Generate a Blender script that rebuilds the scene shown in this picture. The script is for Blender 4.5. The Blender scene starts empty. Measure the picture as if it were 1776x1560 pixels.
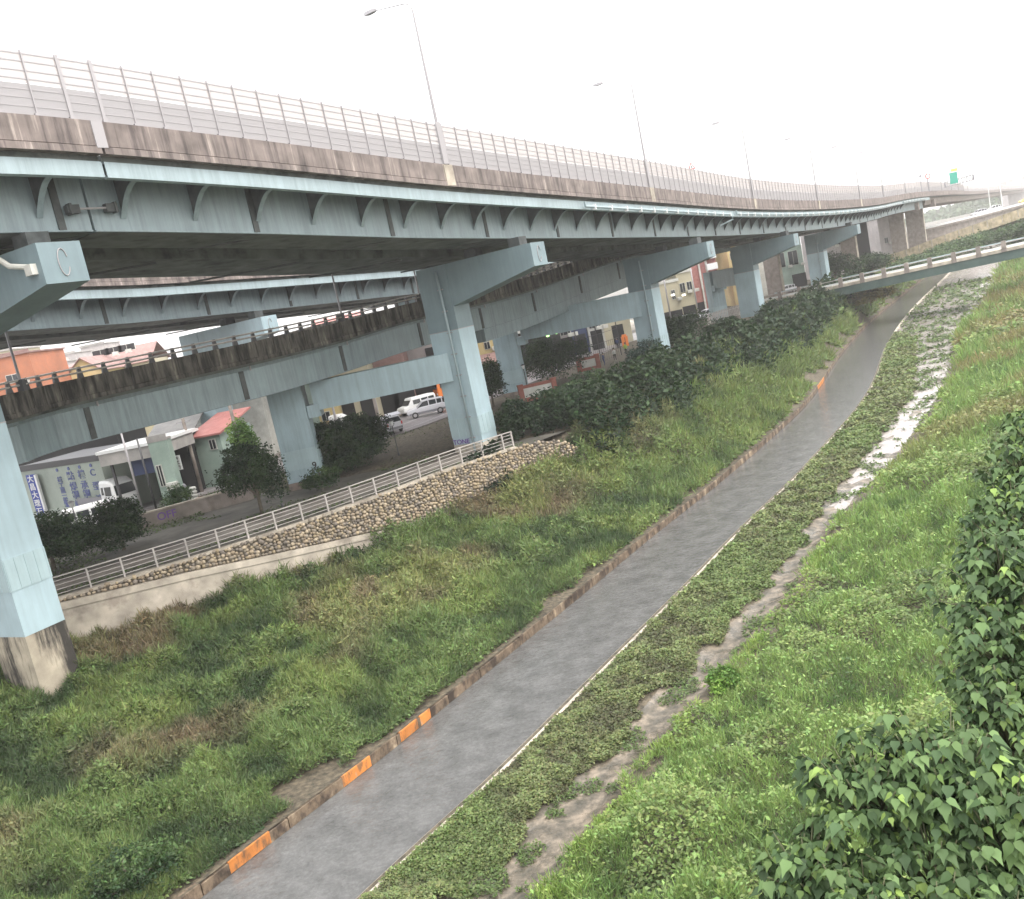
import bpy, math, random
import numpy as np
from mathutils import Vector, Matrix
random.seed(7); RNG = np.random.default_rng(11)
SC = bpy.context.scene
COL = SC.collection
# ------------------------------------------------------------------ camera, world, sun
F, PITCH, ROLL, EYE = 1600.0, math.radians(9.0), math.radians(12.0), 15.0
cP, sP, cR, sR = math.cos(PITCH), math.sin(PITCH), math.cos(ROLL), math.sin(ROLL)
cam = bpy.data.cameras.new('camera'); co = bpy.data.objects.new('camera', cam); COL.objects.link(co)
cam.sensor_fit = 'HORIZONTAL'; cam.sensor_width = 36; cam.lens = 36*F/1776
cam.clip_start = 0.1; cam.clip_end = 5000
fw = Vector((0, cP, -sP)); up = Vector((0, sP, cP)); rt = Vector((1, 0, 0))
cx = rt*cR-up*sR; cy = rt*sR+up*cR
m = Matrix((cx, cy, -fw)).transposed().to_4x4(); m.translation = (0, 0, EYE); co.matrix_world = m
SC.camera = co
W = bpy.data.worlds.new('World'); SC.world = W; W.use_nodes = True
nt = W.node_tree; nt.nodes.clear()
sky = nt.nodes.new('ShaderNodeTexSky'); sky.sky_type = 'NISHITA'; sky.sun_disc = False
SUN_EL, SUN_AZ = math.radians(58), math.radians(125)
sky.sun_elevation = SUN_EL; sky.sun_rotation = SUN_AZ; sky.air_density = 2; sky.dust_density = 6
b1 = nt.nodes.new('ShaderNodeBackground'); b1.inputs[1].default_value = 0.05
b2 = nt.nodes.new('ShaderNodeBackground'); b2.inputs[0].default_value = (1, 0.985, 0.985, 1); b2.inputs[1].default_value = 1.42
ad = nt.nodes.new('ShaderNodeAddShader'); wo = nt.nodes.new('ShaderNodeOutputWorld')
gc = nt.nodes.new('ShaderNodeTexCoord'); gs = nt.nodes.new('ShaderNodeSeparateXYZ'); gm = nt.nodes.new('ShaderNodeMapRange')   # overcast dome: brighter overhead
gm.inputs[1].default_value = 0.0; gm.inputs[2].default_value = 1.0; gm.inputs[3].default_value = 0.88; gm.inputs[4].default_value = 2.9
nt.links.new(gc.outputs['Generated'], gs.inputs[0]); nt.links.new(gs.outputs[2], gm.inputs[0]); nt.links.new(gm.outputs[0], b2.inputs[1])
nt.links.new(sky.outputs[0], b1.inputs[0]); nt.links.new(b1.outputs[0], ad.inputs[0]); nt.links.new(b2.outputs[0], ad.inputs[1]); nt.links.new(ad.outputs[0], wo.inputs[0])
sl = bpy.data.lights.new('sun', 'SUN'); sl.energy = 1.0; sl.angle = math.radians(25); sl.color = (1, 0.97, 0.92)
so_ = bpy.data.objects.new('sun', sl); COL.objects.link(so_)
sd = Vector((math.sin(SUN_AZ)*math.cos(SUN_EL), math.cos(SUN_AZ)*math.cos(SUN_EL), math.sin(SUN_EL)))
so_.rotation_euler = sd.to_track_quat('Z', 'Y').to_euler()
SC.view_settings.view_transform = 'Standard'; SC.view_settings.look = 'None'; SC.view_settings.exposure = 0.6; SC.view_settings.gamma = 1
SC.render.engine = 'CYCLES'
try:
    SC.cycles.use_denoising = True; SC.cycles.max_bounces = 6; SC.cycles.transparent_max_bounces = 16
    SC.cycles.volume_bounces = 3; SC.cycles.diffuse_bounces = 2
except Exception: pass

def at(u, v, Y):                     # world point seen at a photo pixel, at forward distance Y
    dx, dy = u-888, v-780
    xr = dx*cR-dy*sR; yr = dx*sR+dy*cR
    y = -yr*sP+F*cP; w = -yr*cP-F*sP; t = Y/y
    return Vector((xr*t, Y, EYE+w*t))
def atz(u, v, z):
    p = at(u, v, 1.0); t = (z-EYE)/(p.z-EYE); return Vector((p.x*t, t, z))

# ------------------------------------------------------------------ materials
def mat(name, col, rough=0.7, metal=0.0, noise=0.0, nscale=(1, 1, 1), scale=1.0, col2=None, detail=6, bump=0.0, ramp=(0.35, 0.65), attr=None, emit=0.0, spec=0.5, extra=None):
    M = bpy.data.materials.new(name); M.use_nodes = True; t = M.node_tree; B = t.nodes['Principled BSDF']
    B.inputs['Base Color'].default_value = (*col, 1); B.inputs['Roughness'].default_value = rough; B.inputs['Metallic'].default_value = metal
    B.inputs['Specular IOR Level'].default_value = spec
    L = t.links.new; N = t.nodes.new
    if col2 is not None:
        tc = N('ShaderNodeTexCoord'); mp = N('ShaderNodeMapping'); mp.inputs['Scale'].default_value = nscale
        n = N('ShaderNodeTexNoise'); n.inputs['Scale'].default_value = scale; n.inputs['Detail'].default_value = detail; n.inputs['Roughness'].default_value = 0.62
        r = N('ShaderNodeValToRGB'); r.color_ramp.elements[0].position = ramp[0]; r.color_ramp.elements[1].position = ramp[1]
        r.color_ramp.elements[0].color = (*col, 1); r.color_ramp.elements[1].color = (*col2, 1)
        L(tc.outputs['Object'], mp.inputs[0]); L(mp.outputs[0], n.inputs[0]); L(n.outputs[0], r.inputs[0])
        n2 = N('ShaderNodeTexNoise'); n2.inputs['Scale'].default_value = 0.35; n2.inputs['Detail'].default_value = 5
        L(tc.outputs['Object'], n2.inputs[0])
        mr = N('ShaderNodeMapRange'); mr.inputs[1].default_value = 0.3; mr.inputs[2].default_value = 0.7; mr.inputs[3].default_value = 0.8; mr.inputs[4].default_value = 1.15
        L(n2.outputs[0], mr.inputs[0])
        mx = N('ShaderNodeVectorMath'); mx.operation = 'SCALE'; L(r.outputs[0], mx.inputs[0]); L(mr.outputs[0], mx.inputs['Scale'])
        L(mx.outputs[0], B.inputs['Base Color'])
        if bump:
            b = N('ShaderNodeBump'); b.inputs['Strength'].default_value = bump; b.inputs['Distance'].default_value = 0.05
            L(n.outputs[0], b.inputs['Height']); L(b.outputs[0], B.inputs['Normal'])
    if attr:
        a = N('ShaderNodeAttribute'); a.attribute_name = attr; L(a.outputs['Color'], B.inputs['Base Color'])
    if emit:
        B.inputs['Emission Color'].default_value = (*col, 1); B.inputs['Emission Strength'].default_value = emit
    return M
def paint_mat(name, c, c2, zline=None, cdark=None):
    """weathered steel paint: streaks down the face, optional darker upper part above a height, second paint tone with deck shade mixed in"""
    M = bpy.data.materials.new(name); M.use_nodes = True; t = M.node_tree; B = t.nodes['Principled BSDF']; L = t.links.new; N = t.nodes.new
    B.inputs['Roughness'].default_value = 0.5
    tc = N('ShaderNodeTexCoord'); mp = N('ShaderNodeMapping'); mp.inputs['Scale'].default_value = (2.4, 2.4, 0.16)
    n = N('ShaderNodeTexNoise'); n.inputs['Scale'].default_value = 1.6; n.inputs['Detail'].default_value = 8; n.inputs['Roughness'].default_value = 0.7
    L(tc.outputs['Object'], mp.inputs[0]); L(mp.outputs[0], n.inputs[0])
    r = N('ShaderNodeValToRGB'); e = r.color_ramp.elements; e[0].position = 0.42; e[0].color = (*c, 1); e[1].position = 0.8; e[1].color = (*c2, 1)
    L(n.outputs[0], r.inputs[0])
    n2 = N('ShaderNodeTexNoise'); n2.inputs['Scale'].default_value = 0.5; n2.inputs['Detail'].default_value = 4; L(tc.outputs['Object'], n2.inputs[0])
    mr = N('ShaderNodeMapRange'); mr.inputs[1].default_value = 0.3; mr.inputs[2].default_value = 0.7; mr.inputs[3].default_value = 0.86; mr.inputs[4].default_value = 1.08; L(n2.outputs[0], mr.inputs[0])
    mx = N('ShaderNodeVectorMath'); mx.operation = 'SCALE'; L(r.outputs[0], mx.inputs[0]); L(mr.outputs[0], mx.inputs['Scale']); out = mx.outputs[0]
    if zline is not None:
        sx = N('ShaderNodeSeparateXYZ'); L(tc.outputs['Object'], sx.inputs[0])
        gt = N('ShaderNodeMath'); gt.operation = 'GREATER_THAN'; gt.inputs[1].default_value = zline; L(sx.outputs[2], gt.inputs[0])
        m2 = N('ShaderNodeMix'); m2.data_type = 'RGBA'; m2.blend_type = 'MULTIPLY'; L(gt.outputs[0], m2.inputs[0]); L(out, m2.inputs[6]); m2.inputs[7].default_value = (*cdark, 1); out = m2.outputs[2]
    L(out, B.inputs['Base Color']); return M
def streak_mat(name, a, b, c, s=(1.5, 1.5, 0.12), hi=0.62, lo=0.36):
    """concrete with black rain streaks and pale run marks"""
    M = bpy.data.materials.new(name); M.use_nodes = True; t = M.node_tree; B = t.nodes['Principled BSDF']; L = t.links.new; N = t.nodes.new
    B.inputs['Roughness'].default_value = 0.85
    tc = N('ShaderNodeTexCoord'); mp = N('ShaderNodeMapping'); mp.inputs['Scale'].default_value = s
    n = N('ShaderNodeTexNoise'); n.inputs['Scale'].default_value = 1.4; n.inputs['Detail'].default_value = 9; n.inputs['Roughness'].default_value = 0.68
    L(tc.outputs['Object'], mp.inputs[0]); L(mp.outputs[0], n.inputs[0])
    r = N('ShaderNodeValToRGB'); e = r.color_ramp.elements; e[0].position = lo; e[0].color = (*a, 1); e[1].position = hi+0.1; e[1].color = (*c, 1)
    k = e.new(lo+0.12); k.color = (*b, 1); k = e.new(hi-0.03); k.color = (*b, 1)
    L(n.outputs[0], r.inputs[0])
    n2 = N('ShaderNodeTexNoise'); n2.inputs['Scale'].default_value = 1.1; n2.inputs['Detail'].default_value = 8; L(tc.outputs['Object'], n2.inputs[0])
    mr = N('ShaderNodeMapRange'); mr.inputs[1].default_value = 0.3; mr.inputs[2].default_value = 0.7; mr.inputs[3].default_value = 0.68; mr.inputs[4].default_value = 1.25; L(n2.outputs[0], mr.inputs[0])
    mx = N('ShaderNodeVectorMath'); mx.operation = 'SCALE'; L(r.outputs[0], mx.inputs[0]); L(mr.outputs[0], mx.inputs['Scale']); L(mx.outputs[0], B.inputs['Base Color'])
    bp = N('ShaderNodeBump'); bp.inputs['Strength'].default_value = 0.4; bp.inputs['Distance'].default_value = 0.03; L(n2.outputs[0], bp.inputs['Height']); L(bp.outputs[0], B.inputs['Normal'])
    return M
def leaf_mat(name, rough=0.5, trans=0.3):
    M = bpy.data.materials.new(name); M.use_nodes = True; t = M.node_tree; B = t.nodes['Principled BSDF']; L = t.links.new
    a = t.nodes.new('ShaderNodeAttribute'); a.attribute_name = 'tint'
    L(a.outputs['Color'], B.inputs['Base Color']); B.inputs['Roughness'].default_value = rough; B.inputs['Specular IOR Level'].default_value = 0.4
    tr = t.nodes.new('ShaderNodeBsdfTranslucent'); L(a.outputs['Color'], tr.inputs[0])
    mx = t.nodes.new('ShaderNodeMixShader'); mx.inputs[0].default_value = trans
    o = t.nodes['Material Output']; L(B.outputs[0], mx.inputs[1]); L(tr.outputs[0], mx.inputs[2]); L(mx.outputs[0], o.inputs[0]); return M
M = {}
M['steel'] = paint_mat('blue steel paint', (0.26, 0.33, 0.352), (0.15, 0.19, 0.20))
M['pier'] = paint_mat('pier blue paint', (0.40, 0.525, 0.575), (0.34, 0.44, 0.48), 0.0, (0.5, 0.52, 0.52))  # dark upper tone: second paint colour plus shade from the deck above
M['edge'] = paint_mat('pale blue edge beam', (0.35, 0.44, 0.47), (0.24, 0.30, 0.32))
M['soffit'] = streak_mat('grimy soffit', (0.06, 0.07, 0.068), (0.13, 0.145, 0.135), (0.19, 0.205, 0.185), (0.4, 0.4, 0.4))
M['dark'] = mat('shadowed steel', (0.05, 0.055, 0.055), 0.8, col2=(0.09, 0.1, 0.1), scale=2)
M['parapet'] = streak_mat('streaked parapet concrete', (0.10, 0.083, 0.08), (0.20, 0.168, 0.155), (0.46, 0.40, 0.36), (1.9, 1.9, 0.12), 0.60, 0.38)
M['parapet2'] = streak_mat('dark streaked parapet concrete', (0.022, 0.02, 0.018), (0.12, 0.11, 0.095), (0.34, 0.315, 0.265), (1.5, 1.5, 0.22), 0.60, 0.42)
M['conc'] = streak_mat('pale concrete', (0.30, 0.26, 0.215), (0.42, 0.375, 0.31), (0.50, 0.45, 0.38), (0.5, 0.5, 0.5))
M['stain'] = streak_mat('black stained concrete', (0.045, 0.04, 0.035), (0.42, 0.37, 0.29), (0.46, 0.41, 0.33), (0.8, 0.8, 0.12), 0.75, 0.45)
M['brown'] = streak_mat('brown grey concrete', (0.20, 0.17, 0.15), (0.26, 0.225, 0.20), (0.33, 0.29, 0.26), (0.6, 0.6, 0.2))
M['cream'] = streak_mat('cream concrete', (0.36, 0.29, 0.18), (0.5, 0.42, 0.29), (0.56, 0.48, 0.34), (0.8, 0.8, 0.3))
M['galv'] = mat('galvanised post', (0.36, 0.345, 0.355), 0.5, 0.3)
M['rail'] = mat('pale metal rail', (0.50, 0.47, 0.45), 0.6, 0.1, col2=(0.38, 0.35, 0.33), scale=3)
M['polem'] = mat('lamp pole grey', (0.30, 0.29, 0.30), 0.5, 0.3)
M['darkpole'] = mat('dark pole', (0.07, 0.07, 0.075), 0.5, 0.2)
M['white'] = mat('white paint', (0.75, 0.76, 0.76), 0.4)
M['offwhite'] = mat('off white panel', (0.62, 0.62, 0.58), 0.6, col2=(0.48, 0.48, 0.44), scale=1.5)
M['glass'] = mat('dark glass', (0.03, 0.035, 0.04), 0.08)
M['black'] = mat('black rubber', (0.025, 0.025, 0.025), 0.7)
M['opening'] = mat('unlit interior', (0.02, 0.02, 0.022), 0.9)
M['silver'] = mat('silver car paint', (0.62, 0.62, 0.66), 0.3, 0.15)
M['greycar'] = mat('grey car trim', (0.22, 0.22, 0.24), 0.5)
M['orange'] = mat('orange paint', (0.85, 0.24, 0.05), 0.4)
M['taxi'] = mat('yellow taxi paint', (0.85, 0.55, 0.08), 0.4)
M['greywall'] = mat('grey green sheet wall', (0.30, 0.345, 0.30), 0.6, col2=(0.35, 0.40, 0.35), scale=0.8, nscale=(1, 1, 0.4))
M['greenwall'] = mat('pale green metal wall', (0.27, 0.36, 0.31), 0.6, col2=(0.33, 0.42, 0.37), scale=0.8)
M['beige'] = mat('beige wall', (0.50, 0.46, 0.33), 0.8, col2=(0.42, 0.39, 0.29), scale=0.7)
M['yellowwall'] = mat('yellow wall', (0.62, 0.50, 0.24), 0.8, col2=(0.55, 0.45, 0.24), scale=0.7)
M['brick'] = mat('orange brick wall', (0.42, 0.16, 0.085), 0.85, col2=(0.36, 0.15, 0.09), scale=1.2)
M['redwall'] = mat('red tiled wall', (0.33, 0.13, 0.12), 0.8, col2=(0.40, 0.2, 0.18), scale=2)
M['redroof'] = mat('red sheet roof', (0.42, 0.16, 0.15), 0.6, col2=(0.5, 0.22, 0.2), scale=1.5)
M['brownroof'] = mat('brown tile roof', (0.22, 0.13, 0.12), 0.8, col2=(0.3, 0.19, 0.17), scale=2)
M['greyroof'] = mat('grey sheet roof', (0.30, 0.29, 0.28), 0.6, col2=(0.4, 0.38, 0.36), scale=1.2)
M['greybld'] = mat('grey render', (0.36, 0.33, 0.33), 0.8, col2=(0.44, 0.41, 0.40), scale=0.6)
M['blue'] = mat('sign blue', (0.035, 0.06, 0.30), 0.5)
M['bluelet'] = mat('faded blue lettering', (0.07, 0.09, 0.28), 0.6, col2=(0.14, 0.17, 0.30), scale=5)
M['navy'] = mat('navy tarpaulin', (0.03, 0.045, 0.11), 0.6)
M['purple'] = mat('purple spray paint', (0.15, 0.07, 0.28), 0.6)
M['redbrick'] = mat('red brick pier', (0.25, 0.085, 0.06), 0.85, col2=(0.32, 0.13, 0.1), scale=3)
M['road'] = mat('wet road', (0.17, 0.155, 0.16), 0.35, col2=(0.24, 0.22, 0.225), scale=0.5, detail=8)
M['pave'] = mat('paving', (0.17, 0.15, 0.13), 0.7, col2=(0.24, 0.215, 0.19), scale=0.7, detail=8)
M['line'] = mat('road line paint', (0.55, 0.53, 0.54), 0.5)
M['kerb'] = mat('kerb stone', (0.12, 0.10, 0.09), 0.8)
M['bgreen'] = mat('dark green bridge steel', (0.045, 0.085, 0.075), 0.6, col2=(0.07, 0.11, 0.10), scale=1)
M['bark'] = mat('bark', (0.09, 0.075, 0.055), 0.9, col2=(0.15, 0.13, 0.1), scale=8)
M['stem'] = mat('green brown stem', (0.08, 0.085, 0.04), 0.8)
M['leaf'] = leaf_mat('leaves'); M['grass'] = leaf_mat('grass blades', 0.55, 0.35); M['bigleaf'] = leaf_mat('broad leaves', 0.55, 0.2); M['bigleaf'].node_tree.nodes['Principled BSDF'].inputs['Specular IOR Level'].default_value = 0.25; M['leaf'].node_tree.nodes['Principled BSDF'].inputs['Specular IOR Level'].default_value = 0.25
M['signgreen'] = mat('road sign green', (0.02, 0.30, 0.22), 0.5)
M['signyel'] = mat('road sign yellow', (0.75, 0.5, 0.1), 0.5)
M['red'] = mat('sign red', (0.6, 0.04, 0.04), 0.5)
M['pink'] = mat('pink plastic', (0.85, 0.35, 0.33), 0.5)
M['lampglow'] = mat('lit lamp', (1.0, 0.95, 0.8), 0.5, emit=3.0)
M['greenglow'] = mat('lit green lamp', (0.5, 1.0, 0.3), 0.5, emit=2.0)
M['skin'] = mat('skin', (0.45, 0.28, 0.2), 0.6); M['hair'] = mat('dark hair', (0.02, 0.018, 0.015), 0.6)
M['cnavy'] = mat('navy cloth', (0.03, 0.05, 0.14), 0.8); M['cwhite'] = mat('white cloth', (0.6, 0.6, 0.58), 0.8); M['cgreen'] = mat('lime cloth', (0.35, 0.5, 0.12), 0.8); M['cblack'] = mat('black cloth', (0.03, 0.03, 0.03), 0.8)
# orange paint peeling off the canal kerb: blocks by station are separate meshes
M['orangekerb'] = streak_mat('orange painted kerb', (0.22, 0.11, 0.05), (0.60, 0.22, 0.05), (0.42, 0.33, 0.23), (2, 2, 0.8), 0.62, 0.38)
M['lip'] = streak_mat('worn canal kerb', (0.05, 0.035, 0.025), (0.17, 0.125, 0.085), (0.40, 0.32, 0.22), (1.2, 1.2, 0.7), 0.6, 0.42)

# ------------------------------------------------------------------ mesh helpers
class MB:
    def __init__(s): s.v = []; s.f = []; s.m = []
    def add(s, vs, fs, mi=0):
        b = len(s.v); s.v += [tuple(p) for p in vs]; s.f += [tuple(b+i for i in f) for f in fs]; s.m += [mi]*len(fs); return s
    def obox(s, o, ax, ay, az, mi=0):       # box centred on o with half axes
        o, ax, ay, az = map(Vector, (o, ax, ay, az))
        vs = [o+ax*i+ay*j+az*k for k in (-1, 1) for j in (-1, 1) for i in (-1, 1)]
        return s.add(vs, [(0, 2, 3, 1), (4, 5, 7, 6), (0, 1, 5, 4), (2, 6, 7, 3), (0, 4, 6, 2), (1, 3, 7, 5)], mi)
    def box(s, c, size, rz=0.0, mi=0):
        a = Vector((math.cos(rz), math.sin(rz), 0)); b = Vector((-math.sin(rz), math.cos(rz), 0))
        return s.obox(c, a*size[0]/2, b*size[1]/2, Vector((0, 0, size[2]/2)), mi)
    def tube(s, pts, rs, n=8, mi=0, cap=True):
        pts = [Vector(p) for p in pts]
        if not hasattr(rs, '__len__'): rs = [rs]*len(pts)
        vs = []; fs = []
        prev = None
        for i, p in enumerate(pts):
            d = (pts[min(i+1, len(pts)-1)]-pts[max(i-1, 0)]).normalized()
            a = d.cross(Vector((0, 0, 1)))
            if a.length < 0.2: a = d.cross(Vector((1, 0, 0)))
            if prev is not None:
                a = prev-d*prev.dot(d)
            a.normalize(); prev = a; b = d.cross(a)
            for k in range(n):
                t = 2*math.pi*k/n; vs.append(p+(a*math.cos(t)+b*math.sin(t))*rs[i])
        for i in range(len(pts)-1):
            for k in range(n):
                fs.append((i*n+k, i*n+(k+1) % n, (i+1)*n+(k+1) % n, (i+1)*n+k))
        if cap: fs.append(tuple(range(n-1, -1, -1))); fs.append(tuple((len(pts)-1)*n+k for k in range(n)))
        return s.add(vs, fs, mi)
    def quad(s, a, b, c, d, mi=0): return s.add([a, b, c, d], [(0, 1, 2, 3)], mi)
    def prism(s, poly, h0, h1, mi=0):       # vertical prism over xy polygon
        n = len(poly); vs = [(p[0], p[1], h0) for p in poly]+[(p[0], p[1], h1) for p in poly]
        return s.add(vs, [tuple(range(n-1, -1, -1)), tuple(range(n, 2*n))]+[(i, (i+1) % n, n+(i+1) % n, n+i) for i in range(n)], mi)
    def extr(s, poly, org, ax, ay, an, t, mi=0):   # polygon in plane (ax, ay) at org extruded along an by +-t/2
        org, ax, ay, an = map(Vector, (org, ax, ay, an)); n = len(poly)
        vs = [org+ax*p[0]+ay*p[1]-an*t/2 for p in poly]+[org+ax*p[0]+ay*p[1]+an*t/2 for p in poly]
        return s.add(vs, [tuple(range(n-1, -1, -1)), tuple(range(n, 2*n))]+[(i, (i+1) % n, n+(i+1) % n, n+i) for i in range(n)], mi)
    def sweep(s, C, prof, mi=0, cap=True):   # prof: closed polygon of (offset to the right, dz) carried along C
        n = len(prof); rows = [off(C, o, dz) for o, dz in prof]; vs = []
        for i in range(len(C)): vs += [rows[j][i] for j in range(n)]
        fs = [(i*n+j, i*n+(j+1) % n, (i+1)*n+(j+1) % n, (i+1)*n+j) for i in range(len(C)-1) for j in range(n)]
        if cap: fs += [tuple(range(n-1, -1, -1)), tuple((len(C)-1)*n+j for j in range(n))]
        return s.add(vs, fs, mi)
    def build(s, name, mats, parent=None, smooth=False, loc=None):
        me = bpy.data.meshes.new(name)
        v = s.v
        if loc is not None: v = [(p[0]-loc[0], p[1]-loc[1], p[2]-loc[2]) for p in v]
        me.from_pydata(v, [], s.f)
        if not isinstance(mats, (list, tuple)): mats = [mats]
        for q in mats: me.materials.append(q)
        me.polygons.foreach_set('material_index', s.m)
        if smooth: me.polygons.foreach_set('use_smooth', [True]*len(s.f))
        me.update(); o = bpy.data.objects.new(name, me); COL.objects.link(o)
        if parent is not None:
            o.parent = parent
            if loc is None: o.matrix_parent_inverse = parent.matrix_world.inverted() if parent.matrix_world != Matrix() else Matrix()
        if loc is not None: o.location = loc
        return o
def tag(o, label, cat, group=None, kind=None):
    o['label'] = label; o['category'] = cat
    if group: o['group'] = group
    if kind: o['kind'] = kind
    return o
def thing(name, label, cat, loc=(0, 0, 0), rz=0.0, group=None):
    o = bpy.data.objects.new(name, None); COL.objects.link(o); o.empty_display_size = 0.3
    o.location = loc; o.rotation_euler = (0, 0, rz)
    o.matrix_world = Matrix.Translation(loc) @ Matrix.Rotation(rz, 4, 'Z')
    return tag(o, label, cat, group)
def struct(o, label=None, kind='structure'):
    o['kind'] = kind
    if label: o['label'] = label
    return o
def child(mb, name, mats, parent, smooth=False):        # mesh given in the parent's local frame
    o = mb.build(name, mats, None, smooth); o.parent = parent; return o
def copy_tree(o, parent=None):
    c = o.copy(); COL.objects.link(c); c.parent = parent
    if parent is not None: c.matrix_parent_inverse = o.matrix_parent_inverse.copy()
    for ch in list(KIDS(o)): copy_tree(ch, c)
    return c
def KIDS(o): return [x for x in bpy.data.objects if x.parent == o]
def kids_map():
    d = {}
    for x in bpy.data.objects:
        if x.parent: d.setdefault(x.parent, []).append(x)
    return d
def text_mesh(s, size):
    cu = bpy.data.curves.new('lettering', 'FONT'); cu.body = s; cu.size = size; cu.extrude = 0.01; cu.align_x = 'CENTER'; cu.align_y = 'CENTER'; cu.offset = size*0.012
    o = bpy.data.objects.new('lettering', cu); COL.objects.link(o); bpy.context.view_layer.update()
    me = bpy.data.meshes.new_from_object(o.evaluated_get(bpy.context.evaluated_depsgraph_get()))
    vs = [tuple(v.co) for v in me.vertices]; fs = [tuple(p.vertices) for p in me.polygons]
    bpy.data.objects.remove(o); return vs, fs
def put_text(mb, s, size, org, ax, ay, an, mi=0, sx=1.0):
    vs, fs = text_mesh(s, size); org, ax, ay, an = map(Vector, (org, ax, ay, an))
    mb.add([org+ax*v[0]*sx+ay*v[1]+an*(v[2]+0.012) for v in vs], fs, mi)

# ------------------------------------------------------------------ plan curves
def cr(P, step=1.0):
    out = []
    for i in range(len(P)-1):
        p0 = P[max(i-1, 0)]; p1 = P[i]; p2 = P[i+1]; p3 = P[min(i+2, len(P)-1)]
        L = math.dist(p1, p2); n = max(2, int(L/step)); l0 = math.dist(p0, p1) or L; l2 = math.dist(p2, p3) or L
        for k in range(n):
            t = k/n; q = []
            for a in range(len(p1)):
                m1 = (p2[a]-p0[a])/(l0+L)*L if i > 0 else p2[a]-p1[a]
                m2 = (p3[a]-p1[a])/(L+l2)*L if i < len(P)-2 else p2[a]-p1[a]
                q.append((2*t**3-3*t*t+1)*p1[a]+(t**3-2*t*t+t)*m1+(-2*t**3+3*t*t)*p2[a]+(t**3-t*t)*m2)
            out.append(tuple(q))
    out.append(tuple(P[-1])); return out
def frame(C, i):
    a = C[max(i-1, 0)]; b = C[min(i+1, len(C)-1)]; dx, dy = b[0]-a[0], b[1]-a[1]; L = math.hypot(dx, dy)
    return Vector((dx/L, dy/L, 0)), Vector((dy/L, -dx/L, 0))        # along, right
def off(C, o, dz):
    r = []
    for i, p in enumerate(C):
        t, n = frame(C, i); r.append((p[0]+n.x*o, p[1]+n.y*o, p[2]+dz))
    return r
def arc(C):
    S = [0.0]
    for a, b in zip(C, C[1:]): S.append(S[-1]+math.dist(a[:2], b[:2]))
    return S
def at_s(C, S, s):
    i = int(np.searchsorted(S, s))-1; i = min(max(i, 0), len(C)-2); t = (s-S[i])/(S[i+1]-S[i])
    p = Vector(C[i]).lerp(Vector(C[i+1]), t); a, n = frame(C, i); return p, a, n
def cut(C, S, s0, s1): return [tuple(at_s(C, S, s0)[0])]+[C[i] for i in range(len(C)) if s0 < S[i] < s1]+[tuple(at_s(C, S, s1)[0])]
E0 = [(-42, -4, 25.6), (-28.5, 16, 25.5), (-15.4, 35, 25.25), (-9.4, 43.3, 24.65), (-0.26, 56, 23.45), (16.5, 82, 21.95), (34.4, 112, 20.75), (51.3, 137, 19.85), (67.5, 161, 19.45), (83, 187, 19.6), (92.8, 203, 19.9), (101, 215, 20.05), (109.3, 226, 20.05), (149.8, 290, 19.9), (216, 400, 19.5), (319, 560, 18.9), (540, 900, 17.5)]
EC = cr(E0, 1.5); ES = arc(EC)
# canal right edge
CR0 = [(-35, -22), (-22, 1), (-6.39, 23.25), (-2.75, 28.18), (0.7, 33.3), (6.35, 41.66), (10.7, 48.3), (19.2, 60.8), (32.4, 82.3), (48.6, 114.3), (68.5, 150), (100, 202), (116, 228), (185, 330), (300, 500)]
CC = cr([(a, b, 0.0) for a, b in CR0], 1.0); CS = arc(CC)
CW = 5.2
FEN0 = [(-44, 38.5, 4.85), (-34, 42.3, 4.85), (-25.2, 46.8, 4.85), (-15.4, 52.6, 4.8), (-9.1, 57.2, 4.85), (-4.1, 61.0, 5.0), (0.2, 63.7, 5.05)]
FENC = cr(FEN0, 1.0); FENS = arc(FENC)
UPB0 = [(p[0], p[1], 5) for p in FEN0]+[(5, 68, 5), (9, 74, 5), (20, 92, 5), (40, 124, 5), (50, 139, 5), (62, 158, 5), (92, 206, 5), (130, 262, 5), (200, 365, 5), (300, 520, 5)]
# ------------------------------------------------------------------ terrain functions (vectorised)
def poly_so(P, X, Y):
    """station and signed right offset of points from polyline P"""
    P = np.array([p[:2] for p in P]); X = np.asarray(X, float).ravel(); Y = np.asarray(Y, float).ravel()
    best = np.full(X.shape, 1e18); s_ = np.zeros_like(X); o_ = np.zeros_like(X); s0 = 0.0
    for a, b in zip(P, P[1:]):
        d = b-a; L = math.hypot(*d)
        t = np.clip(((X-a[0])*d[0]+(Y-a[1])*d[1])/L/L, 0, 1); qx = a[0]+d[0]*t; qy = a[1]+d[1]*t
        dd = (X-qx)**2+(Y-qy)**2; sg = np.where((X-a[0])*d[1]-(Y-a[1])*d[0] > 0, 1, -1); m = dd < best
        best = np.where(m, dd, best); s_ = np.where(m, s0+t*L, s_); o_ = np.where(m, np.sqrt(dd)*sg, o_); s0 += L
    return s_, o_
_H = RNG.random((256, 256))
def vn(x, y):
    xi = np.floor(x).astype(int); yi = np.floor(y).astype(int); fx = x-xi; fy = y-yi
    fx = fx*fx*(3-2*fx); fy = fy*fy*(3-2*fy); g = lambda i, j: _H[(xi+i) % 256, (yi+j) % 256]
    return (g(0, 0)*(1-fx)+g(1, 0)*fx)*(1-fy)+(g(0, 1)*(1-fx)+g(1, 1)*fx)*fy
def fbm(x, y, o=4):
    r = 0; a = 0.5
    for k in range(o): r = r+a*vn(x*2**k+17.3*k, y*2**k+9.1*k); a *= 0.5
    return r/(1-0.5**o)

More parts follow.
